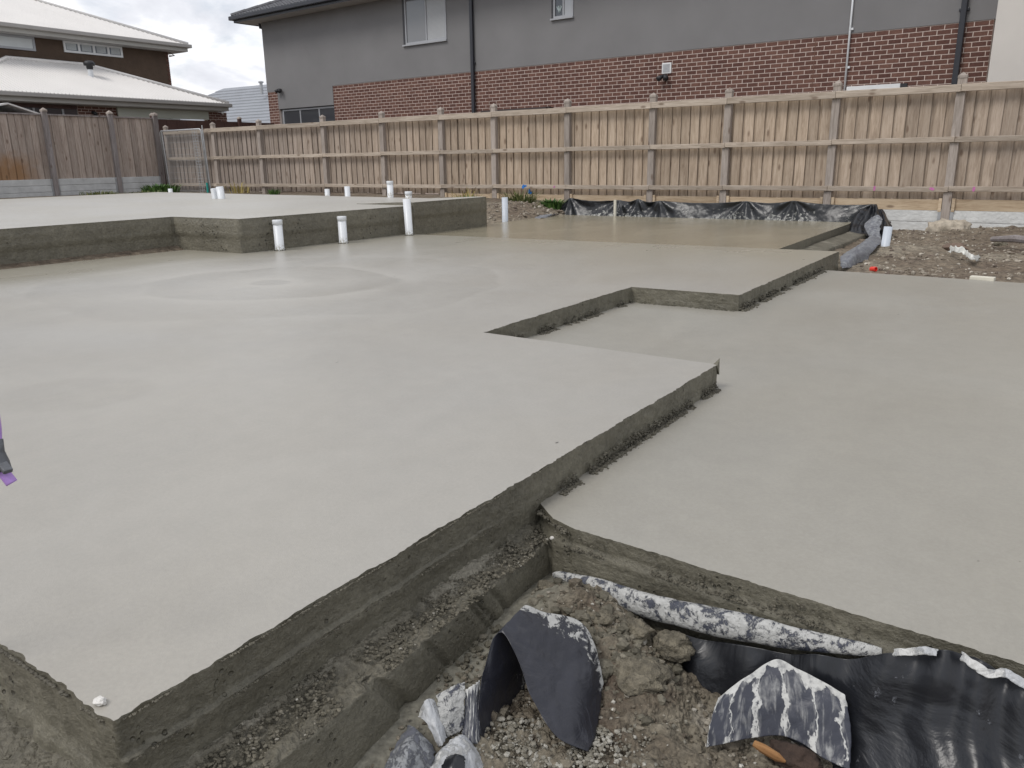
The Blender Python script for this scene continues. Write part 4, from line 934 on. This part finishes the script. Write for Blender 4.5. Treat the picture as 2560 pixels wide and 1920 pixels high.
# bars fixed on the wall just above the fence
s0, z0 = hs(1205, 276, .3); s1, _ = hs(1368, 264, .3); mb = MB(); mb.box((s0, -.36, z0-.10), (s1, -.02, z0-.01)); mb.box((s1+.002, -.30, z0-.05), (s1+.06, -.22, z0-.0)); o = mb.build('lintel_hood', plain('dark_brown_metal', (.05, .035, .032), .5), HOUSE)
s0, z0 = hs(2118, 219, .3); s1, _ = hs(2252, 211, .3); mb = MB(); mb.box((s0, -.34, z0-.08), (s1, -.28, z0+.015)); o = mb.build('drying_bar', WHITEFR, HOUSE); m2 = MB(); m2.box((s1+.001, -.35, z0-.06), (s1+.12, -.27, z0+.01)); m2.build('bar_end', BLACKM, o)
# cream wall at the right
mb = MB(); d0 = ray(2480, 110); cP = ORG+d0*((HD-1.5)/d0.dot(HN)); sc0 = cP.dot(HT)
CW = empty('garage_wall', (0, 0, 0), 'cream rendered wall standing at the right end of the brick house', 'wall'); CW.matrix_world = HM
mb = MB(); mb.box((sc0, -1.5, 0), (sc0+8, .8, 6.2)); mb.build('rendered_wall', CREAM, CW, bevel=.02)
mb = MB(); mb.box((sc0-.05, -1.55, 6.2), (sc0+8, .9, 6.3)); mb.build('parapet_cap', DARKM, CW)

# ------------------------------------------------------------------ cream-roofed house at the left
LH = empty('house', (-28, 16, 0), 'brown two storey house with cream steel roofs behind the left fence', 'house')
LH.matrix_world = Matrix.Identity(4); C0 = 20.18; Xg, zg = -26.5, 3.04; Xr, yr, zr = -29.85, 16.83, 4.40
def corrug(name, quad, n, mat, parent, amp=.028, per=6):
    """quad: a0,a1 (eave), b0,b1 (upper edge); ribs run from eave to upper edge"""
    a0, a1, b0, b1 = [Vector(v) for v in quad]; mb = MB(); nr = ((a1-a0).cross(b0-a0)).normalized(); nr = -nr if nr.z < 0 else nr
    N_ = n*per; e = (a1-a0).normalized(); L = (a1-a0).length
    for i in range(N_+1):
        p = a0+(a1-a0)*(i/N_); s_ = (p-a0).dot(e); h = nr*(amp*math.sin(i/per*6.2832))
        # upper edge found along the fall line
        lb0, lb1 = (b0-a0).dot(e), (b1-a0).dot(e); full = (b0-a0)-e*lb0
        if s_ < lb0: t = s_/lb0 if lb0 > 0 else 1
        elif s_ > lb1: t = (L-s_)/(L-lb1) if L > lb1 else 1
        else: t = 1
        mb.v += [p+h, p+full*max(t, 0)+h]
    for i in range(N_): mb.f.append((2*i, 2*i+2, 2*i+3, 2*i+1)); mb.m.append(0)
    return mb.build(name, mat, parent, smooth=True)
YL = 10.8
lr = corrug('roof', ((Xg-.05, YL, zg+.06), (Xg-.05, C0+.05, zg+.06), (Xr, YL+3.3, zr), (Xr, yr, zr)), 80, CREAMROOF, LH)
corrug('roof', ((Xg-.05, C0+.05, zg+.06), (-33.2, C0+.05, zg+.06), (Xr, yr, zr), (Xr-.01, yr, zr)), 88, CREAMROOF, LH)
corrug('roof', ((-33.2, YL, zg+.06), (Xg-.05, YL, zg+.06), (Xr-.01, YL+3.3, zr), (Xr, YL+3.3, zr)), 88, CREAMROOF, LH)
def capping(pts, parent, r=.07): mb = MB(); mb.tube(pts, r, 8); mb.build('ridge_capping', CREAMROOF, parent, smooth=True)
capping([(Xg, C0, zg+.08), (Xr, yr, zr+.02), (Xr, YL+3.3, zr+.02), (Xg, YL, zg+.08)], lr)
mb = MB(); mb.box((Xg-.05, YL-.1, zg-.07), (Xg+.07, C0+.1, zg+.06)); mb.box((-33, C0, zg-.07), (Xg-.051, C0+.12, zg+.06)); mb.build('gutter', GUTTERC, LH, bevel=.02)
mb = MB(); mb.box((Xg-.10, YL, zg-.20), (Xg-.052, C0, zg+.02)); mb.box((-30, C0-.05, zg-.20), (Xg-.11, C0-.01, zg+.02)); mb.build('fascia', FASCIA, LH)
mb = MB(); mb.box((-30, YL, zg-.22), (Xg-.11, C0-.06, zg-.205)); mb.build('soffit', SOFFIT, LH)
XW = -27.0
def ly(px, X=XW): return at_x(px, 280, X).y
def brick_face(y0, y1, z0, z1, parent):
    M_ = Matrix(((0, -1, 0, XW), (1, 0, 0, 0), (0, 0, 1, 0), (0, 0, 0, 1))); e_ = empty('x'); bpy.data.objects.remove(e_)
    mb = MB(); mb.box((XW-.2, y0, z0), (XW-.003, y1, z1)); w_ = mb.build('brick_wall', MORTAR, parent); bl = boxmesh('brick', .03, .226, .074, BRICK); z = z1-.086; r = 0
    while z > z0:
        y_ = y0-(.12 if r % 2 else 0)+.005
        while y_ < y1:
            l, h_ = max(y_, y0+.001), min(y_+.23, y1-.001)
            if h_-l > .03: o = link('brick', bl, w_); o.location = (XW-.015, (l+h_)/2, z); o.scale = (1, (h_-l)/.23, 1)
            y_ += .24
        z -= .086; r += 1
yb0 = ly(195); yb1 = ly(291); yp0 = ly(517); yp1 = ly(566)
brick_face(yb0, yb1, 2.25, zg-.23, LH); brick_face(yp0, yp1, 2.25, zg-.23, LH)
mb = MB(); mb.box((XW-.2, 10.5, 2.70), (XW-.004, yb0-.002, zg-.225)); mb.build('lintel_course', plain('dark_brick_lintel', (.085, .05, .045), .8, .3, 9, .01, 14), LH)
mb = MB(); mb.box((XW-.30, 10.5, 0), (XW-.012, yb1, 2.24)); mb.box((XW-.3, yp0, 0), (XW-.012, yp1, 2.24)); mb.build('lower_wall', BROWNW, LH)
mb = MB(); mb.box((XW-.05, 10.6, 2.24), (XW-.02, yb0-.01, 2.695)); o = mb.build('window', GLASS, LH)
for yy in (12.2, 13.3, 14.2): mb = MB(); mb.box((XW-.018, yy-.03, 2.245), (XW+.005, yy+.03, 2.69)); mb.build('mullion', ALU, o)
mb = MB(); mb.box((XW+.04, yb1+.005, 2.52), (XW+.10, yp0-.005, zg-.23)); mb.build('patio_beam', PALEGREEN, LH); mb = MB(); mb.box((XW-2.5, yb1, 0), (XW-2.4, yp0, 2.8)); mb.build('patio_back_wall', BROWNW, LH)
mb = MB(); mb.box((XW+.02, yb1+.3, 2.36), (XW+.06, yp0-1.2, 2.515)); mb.build('patio_blind', WHITEBL, LH)
mb = MB(); mb.tube([(XW+.0, ly(232), 2.62), (XW+.14, ly(232)+.03, 2.56)], .06, 10); mb.build('wall_lamp', BLACKM, LH, smooth=True); mb = MB(); mb.tube([(Xg-.2, ly(540), 2.82), (Xg-.1, ly(540)+.02, 2.76)], .05, 10); mb.build('security_camera', WHITEFR, LH, smooth=True)
# upper storey
XU = -30.05; yc = 20.25; zu = 5.40
mb = MB(); mb.box((XU-6, 8, 3.2), (XU, yc, zu)); uw = mb.build('upper_wall', BROWNW, LH)
mb = MB(); mb.box((XU-6, yc+.001, 0), (XU-.25, yc+.05, zu-.02)); mb.build('side_wall', BROWNW, LH)
for k in range(26): mb = MB(); mb.box((XU-.23, yc-.11 if k % 2 else yc-.05, 3.2+.086*k), (XU+.012, yc+.012, 3.276+.086*k)); mb.build('brick', BRICK, uw)
Xe, ye = -29.5, 20.83; d3 = 3.9
ur = corrug('roof', ((Xe-.04, 7, zu+.06), (Xe-.04, ye+.02, zu+.06), (Xe-d3, 7.1, zu+.06+d3*.396), (Xe-d3, ye-d3, zu+.06+d3*.396)), 118, CREAMROOF, LH)
corrug('roof', ((Xe-.04, ye+.02, zu+.06), (Xe-2*d3, ye+.02, zu+.06), (Xe-d3, ye-d3, zu+.06+d3*.396), (Xe-d3-.01, ye-d3, zu+.06+d3*.396)), 100, CREAMROOF, LH)
capping([(Xe, ye, zu+.08), (Xe-d3, ye-d3, zu+.08+d3*.396), (Xe-d3, 7, zu+.08+d3*.396)], ur)
mb = MB(); mb.box((Xe-.04, 7, zu-.06), (Xe+.08, ye+.12, zu+.07)); mb.box((Xe-7, ye, zu-.06), (Xe-.041, ye+.12, zu+.07)); mb.build('gutter', GUTTERC, LH, bevel=.02)
mb = MB(); mb.box((Xe-.10, 7, zu-.20), (Xe-.045, ye-.01, zu+.02)); mb.box((XU-6, ye-.06, zu-.20), (Xe-.11, ye-.012, zu+.02)); mb.build('fascia', FASCIA, LH)
mb = MB(); mb.box((XU-.02, 7, zu-.215), (Xe-.11, ye-.07, zu-.2)); mb.box((XU-6, yc, zu-.215), (XU-.021, ye-.07, zu-.2)); mb.build('soffit', SOFFIT, LH)
mb = MB(); mb.tube([(XU-.02, yc+.10, zu-.215), (XU-.02, yc+.3, zu-.32), (XU-.02, yc+.08, zu-.36)], .035, 8); mb.build('overflow_spout', GUTTERC, LH)
def upwin(px0, px1, zt_, zb_, panes, frame, pm):
    y0, y1 = at_x(px0, 110, XU).y, at_x(px1, 110, XU).y; mb = MB(); f_ = .07
    mb.box((XU+.002, y0, zb_), (XU+.05, y0+f_, zt_)); mb.box((XU+.002, y1-f_, zb_), (XU+.05, y1, zt_)); mb.box((XU+.002, y0+f_, zb_), (XU+.05, y1-f_, zb_+f_)); mb.box((XU+.002, y0+f_, zt_-f_), (XU+.05, y1-f_, zt_))
    for k in range(1, panes): yy = y0+(y1-y0)*k/panes; mb.box((XU+.003, yy-f_*.6, zb_+f_), (XU+.045, yy+f_*.6, zt_-f_))
    f = mb.build('window', frame, LH)
    for k in range(panes):
        a_, b_ = y0+(y1-y0)*k/panes+.05, y0+(y1-y0)*(k+1)/panes-.05; m2 = MB(); m2.box((XU+.001, a_, zb_+.04), (XU+.02, b_, zt_-.04)); m2.build('pane', pm, f)
        if panes > 2:
            for q_ in range(6): z_ = zb_+.11+(zt_-zb_-.2)*q_/5.; m3 = MB(); m3.box((XU+.021, a_+.05, z_-.012), (XU+.038, b_-.05, z_+.012)); m3.build('louvre', WHITEBL, f)
z0 = at_x(86, 128, XU).z; upwin(-60, 86, zu-.22, z0, 1, ALU, WHITEBL)
z0 = at_x(230, 137, XU).z; upwin(157, 302, zu-.22, z0, 4, WHITEFR, LOUVRE)
fx = -28.6; fP = at_x(229, 200, fx); mb = MB(); mb.lathe([(.10, -.15), (.09, .12), (.085, .34), (.085, .40)], (fP.x, fP.y, fP.z)); fl_ = mb.build('roof_flue', PVC, LH, smooth=True)
mb = MB(); mb.lathe([(.12, .02), (.10, .06), (.0, .06)], (fP.x, fP.y, fP.z)); mb.lathe([(.095, .34), (.11, .40), (.11, .46), (.18, .47), (.19, .55), (.12, .62), (0, .63)], (fP.x, fP.y, fP.z)); mb.build('flue_cowl', BLACKM, fl_, smooth=True)
# small shed roof behind the left fence
SH = empty('garden_shed', (-24, 11, 0), 'small white gabled shed roof peeping over the left fence', 'shed'); SH.matrix_world = Matrix.Identity(4)
mb = MB(); mb.add([(-23.4, 11.75, 2.30), (-25.6, 11.75, 2.30), (-25.6, 10.9, 2.56), (-23.4, 10.9, 2.56), (-23.4, 9.4, 2.2), (-25.6, 9.4, 2.2)], [(0,1,2,3), (3,2,5,4)]); o = mb.build('roof', CREAMROOF, SH); s = o.modifiers.new('s', 'SOLIDIFY'); s.thickness = .04
mb = MB(); mb.box((-25.5, 9.5, 0), (-23.5, 11.6, 2.2)); mb.build('wall', ALU, SH)
# distant grey roof
FH = empty('house', (-46, 38, 0), 'distant house with a blue grey ribbed roof between the two houses', 'house'); FH.matrix_world = Matrix.Identity(4)
Y0 = 34.0; e0 = at_y(480, 320, Y0); t0_ = at_y(560, 223, Y0+4)
Rr = at_y(560, 223, Y0+4.5); ZR = Rr.z; XR = Rr.x
def far_row(k, n):
    t = k/n; t1 = (k+1)/n; z0_, z1_ = 2.3+(ZR-2.3)*t, 2.3+(ZR-2.3)*t1; yy0, yy1 = Y0+4.5*t, Y0+4.5*t1; mb = MB(); xl0, xl1 = XR-10*(1-t), XR-10*(1-t1)
    mb.add([(xl0, yy0-.10, z0_+.05), (-28, yy0-.10, z0_+.05), (-28, yy1, z1_+.05), (xl1, yy1, z1_+.05), (xl0, yy0-.10, z0_-.05), (-28, yy0-.10, z0_-.05), (-28, yy0+.05, z0_-.05), (xl0, yy0+.05, z0_-.05)], [(0,1,2,3), (4,5,1,0), (4,7,6,5)]); mb.build('roof_row', GREYROOF, FH, flip=False)
for k in range(18): far_row(k, 18)
mb = MB(); mb.box((-52, Y0+.6, 0), (-30, Y0+8, 2.4)); mb.build('wall', BROWNW, FH); mb = MB(); mb.add([(XR-10, Y0, 2.3), (XR, Y0+4.5, ZR), (XR-10, Y0+9, 2.3)], [(0, 1, 2)]); mb.add([(XR, Y0+4.5, ZR), (-28, Y0+4.5, ZR), (-28, Y0+9, 2.3), (XR-10, Y0+9, 2.3)], [(0, 1, 2, 3)]); mb.build('rear_roof', GREYROOF, FH, flip=False)
p_ = at_y(655, 236, Y0+3.0); mb = MB(); mb.tube([p_, p_+Vector((0, 0, .75))], .10, 10); mb.lathe([(.17, .72), (.17, .80), (0, .84)], p_); mb.build('roof_flue', STEEL, FH, smooth=False)

# ------------------------------------------------------------------ dirt bank at the right with debris
mb = MB(); NX, NY = 150, 150
def bank_z(x, y):
    z = -.235+.05*smooth(8, 9, y)+.08*smooth(11, 13.8, y)*smooth(-2, -.5, x) + .05*smooth(-1.4, .5, x)
    return z+.045*fbm((x, y, 3), 1.6, 5)+.02*fbm((x, y, 8), 7, 4)
for j in range(NY+1):
    for i in range(NX+1):
        x = -2.5+5.5*i/NX; y = 7.9+6.2*j/NY; mb.v.append((x, y, bank_z(x, y)))
for j in range(NY):
    for i in range(NX): mb.f.append((j*(NX+1)+i, j*(NX+1)+i+1, (j+1)*(NX+1)+i+1, (j+1)*(NX+1)+i)); mb.m.append(0)
o = mb.build('dirt', SOIL, smooth=True); tag(o, 'lumpy stony dirt between the lower slab and the back fence', 'dirt', kind='structure')
P, R = [], []
for _ in range(5200):
    x = random.uniform(-2.1, 2.6); y = 8.02+5.8*random.random()**1.3
    if fbm((x, y, 5), 1.7, 3) < -.05 and random.random() < .7: continue
    r = .007+.024*random.random()**3+(.04*random.random()**2 if random.random() < .012 else 0); P.append((x, y, bank_z(x, y)+r*.25)); R.append(r)
stones('site_stones', P, R, FARSTONE, 'scattered stones and clods on the dirt beside the back fence', 'stones')
rock('stone', tuple(at_z(2390, 622, -.15)), .10, plain('brown_stone', (.17, .12, .09), .85, .3, 10, .02, 20), 'brown stone beside the white rag on the right dirt', 'stone', 13, squash=(1.3, .9, .6))
rock('stone', tuple(at_z(2500, 612, -.14)), .08, CLOD, 'dark lump near the right border of the dirt', 'stone', 14)
p = at_z(2455, 702, -.125); mb = MB(); mb.box((-.095, -.04, 0), (.095, .04, .045), mtx=Matrix.Translation((p.x, p.y+.02, -.135)) @ Matrix.Rotation(-.10, 4, 'Z')); o = mb.build('timber_offcut', OFFCUT, bevel=.004); tag(o, 'pale timber offcut at the far edge of the lower slab', 'timber offcut')
p = at_z(2184, 674, -.17); mb = MB(); mb.lathe([(.0, -.06), (.042, -.06), (.045, -.05), (.045, .05), (.036, .055), (.034, .01), (0, .01)], seg=16); o = mb.build('red_cap', RED, smooth=False); o.location = (p.x, p.y, -.165); o.scale = (.55, .55, .55); o.rotation_euler = (math.radians(85), 0, 1.0); tag(o, 'red plastic pipe cap lying in the dirt', 'pipe cap')
pts = [at_z(2376, 614, -.07), at_z(2392, 616, -.03), at_z(2412, 622, -.05), at_z(2430, 634, -.06), at_z(2448, 638, -.09)]
sheet('white_rag', [[p+Vector((0, -.05, -.05)) for p in pts], [p+Vector((0, 0, .005)) for p in pts], [p+Vector((0, .07, -.05)) for p in pts]], 50, 14, RAG, 'twisted white cloth strip on the dirt by the back fence', 'cloth strip', wr=.03, wsc=9, edge=.03)
mb = MB(); a, b = at_z(2480, 598, -.05), at_z(2600, 604, -.02); mb.tube([a, a.lerp(b, .5)+Vector((0, 0, .02)), b], [.03, .045, .04], 8); o = mb.build('branch', WOODLP); tag(o, 'old grey timber length lying under the fence at the right border', 'timber')

# dirt mound and plants between the raised slab and the tan slab
mb = MB(); NX, NY = 60, 60
def mound(x, y): return -.16+.30*math.exp(-((x+8.2)/.9)**2-((y-12.4)/1.1)**2)+.12*smooth(-7.9, -8.8, x)+.035*fbm((x, y, 4), 3, 4)
for j in range(NY+1):
    for i in range(NX+1): x = -10+2.7*i/NX; y = 10.1+3.9*j/NY; mb.v.append((x, y, mound(x, y)-.05*smooth(-7.8, -7.4, x)))
for j in range(NY):
    for i in range(NX): mb.f.append((j*(NX+1)+i, j*(NX+1)+i+1, (j+1)*(NX+1)+i+1, (j+1)*(NX+1)+i)); mb.m.append(0)
o = mb.build('dirt', SOIL, smooth=True); tag(o, 'small dirt mound between the raised slab and the tan slab', 'dirt', kind='structure')
P, R = [], []
for _ in range(500): x = random.uniform(-9, -7.5); y = random.uniform(10.4, 13.2); r = .01+.03*random.random()**2; P.append((x, y, mound(x, y)+r*.2)); R.append(r)
stones('site_stones', P, R, FARSTONE, 'stones on the dirt mound left of the tan slab', 'stones')
def tuft(c, n, h, spread, mat, label, width=.007, cat='grass', lean=.7):
    mb = MB(); rr = []
    for _ in range(n):
        an = random.uniform(0, 6.283); r0 = spread*random.random()**.7; b = Vector(c)+Vector((r0*math.cos(an), r0*math.sin(an), 0)); hh = h*random.uniform(.45, 1.1); l = lean*random.uniform(.2, 1.2)
        d = Vector((math.cos(an), math.sin(an), 0)); sd_ = Vector((-d.y, d.x, 0))*width*random.uniform(.6, 1.4); k = len(mb.v)
        m_ = b+d*hh*l*.35+Vector((0, 0, hh*.65)); t_ = b+d*hh*l+Vector((0, 0, hh*random.uniform(.7, 1)))
        mb.v += [b-sd_, b+sd_, m_+sd_*.8, m_-sd_*.8, t_]; mb.f += [(k, k+1, k+2, k+3), (k+3, k+2, k+4)]; mb.m += [0, 0]; rr += [random.random()]*5
    me = mb.mesh('grass_clump', mat, flip=False); at = me.attributes.new('rnd', 'FLOAT', 'POINT'); at.data.foreach_set('value', rr); o = link('grass_clump', me); return tag(o, label, cat)
tuft((-8.6, 12.9, .02), 380, .42, .30, GRASSM, 'tall arching grass clump beside the white pipe at the back fence', .008)
tuft((-9.6, 12.6, .05), 260, .26, .35, WEEDM, 'low dark green weeds right of the raised slab corner', .014, 'weeds')
tuft((-7.95, 13.0, .02), 240, .24, .22, WEEDM, 'bright leafy weed at the left end of the upright black plastic', .022, 'weeds')
tuft((-8.1, 12.5, .05), 120, .14, .3, GRASSM, 'short grass on the dirt mound left of the tan slab', .008)
tuft((-20.2, 12.9, .2), 300, .27, .5, WEEDM, 'green weeds growing in the fence corner under the mesh panel', .02, 'weeds')
tuft((-19.2, 11.9, .2), 140, .14, .7, GRASSM, 'low grass in front of the mesh panel', .012)
tuft((-20.9, 11.6, .2), 120, .12, .5, GRASSM, 'thin grass at the foot of the left sleepers', .012)
tuft((-16.0, 13.2, .2), 70, .16, .16, WEEDM, 'small green tuft at the foot of the back fence', .014, 'weeds')
tuft((-17.7, 13.5, .2), 36, .34, .3, YELLOWM, 'dry yellow weed at the back fence near the mesh panel', .01, 'weeds')
tuft((-10.2, 13.3, .12), 40, .34, .30, YELLOWM, 'dry yellow weed at the back fence behind the raised slab', .01, 'weeds')

# ------------------------------------------------------------------ purple pipe end near the left border
def cam_pt(px, py, dist): d = ray(px, py); return ORG + d.normalized()*dist
PP = empty('purple_pipe', (-1.6, .55, 0), 'purple water pipe end bound with grey tape at the left border', 'pipe'); PP.matrix_world = Matrix.Identity(4)
pts = [Vector((-1.72, .40, -.30)), Vector((-1.74, .42, .1)), cam_pt(-75, 1000, 1.72), cam_pt(-45, 950, 1.71), cam_pt(-26, 985, 1.70), cam_pt(-13, 1060, 1.70), cam_pt(-9, 1120, 1.70), cam_pt(2, 1168, 1.70), cam_pt(30, 1208, 1.70)]
dense = [catmull(pts, i/60) for i in range(61)]; mb = MB(); mb.tube(dense, .0098, 14); mb.build('pipe_barrel', PURPLE, PP, smooth=True)
mb = MB(); mb.tube([cam_pt(-10, 1098, 1.70), cam_pt(-8, 1130, 1.70), cam_pt(-1, 1158, 1.70), cam_pt(8, 1178, 1.70)], [.0112, .0125, .016, .0145], 14); mb.build('tape_wrap', TAPE, PP, smooth=True)
mb = MB(); mb.box((-.012, -.008, -.004), (.016, .008, .005), mtx=Matrix.Translation(cam_pt(10, 1166, 1.685)) @ Matrix.Rotation(.5, 4, 'Y')); mb.build('tape_end', TAPE, PP, bevel=.002)
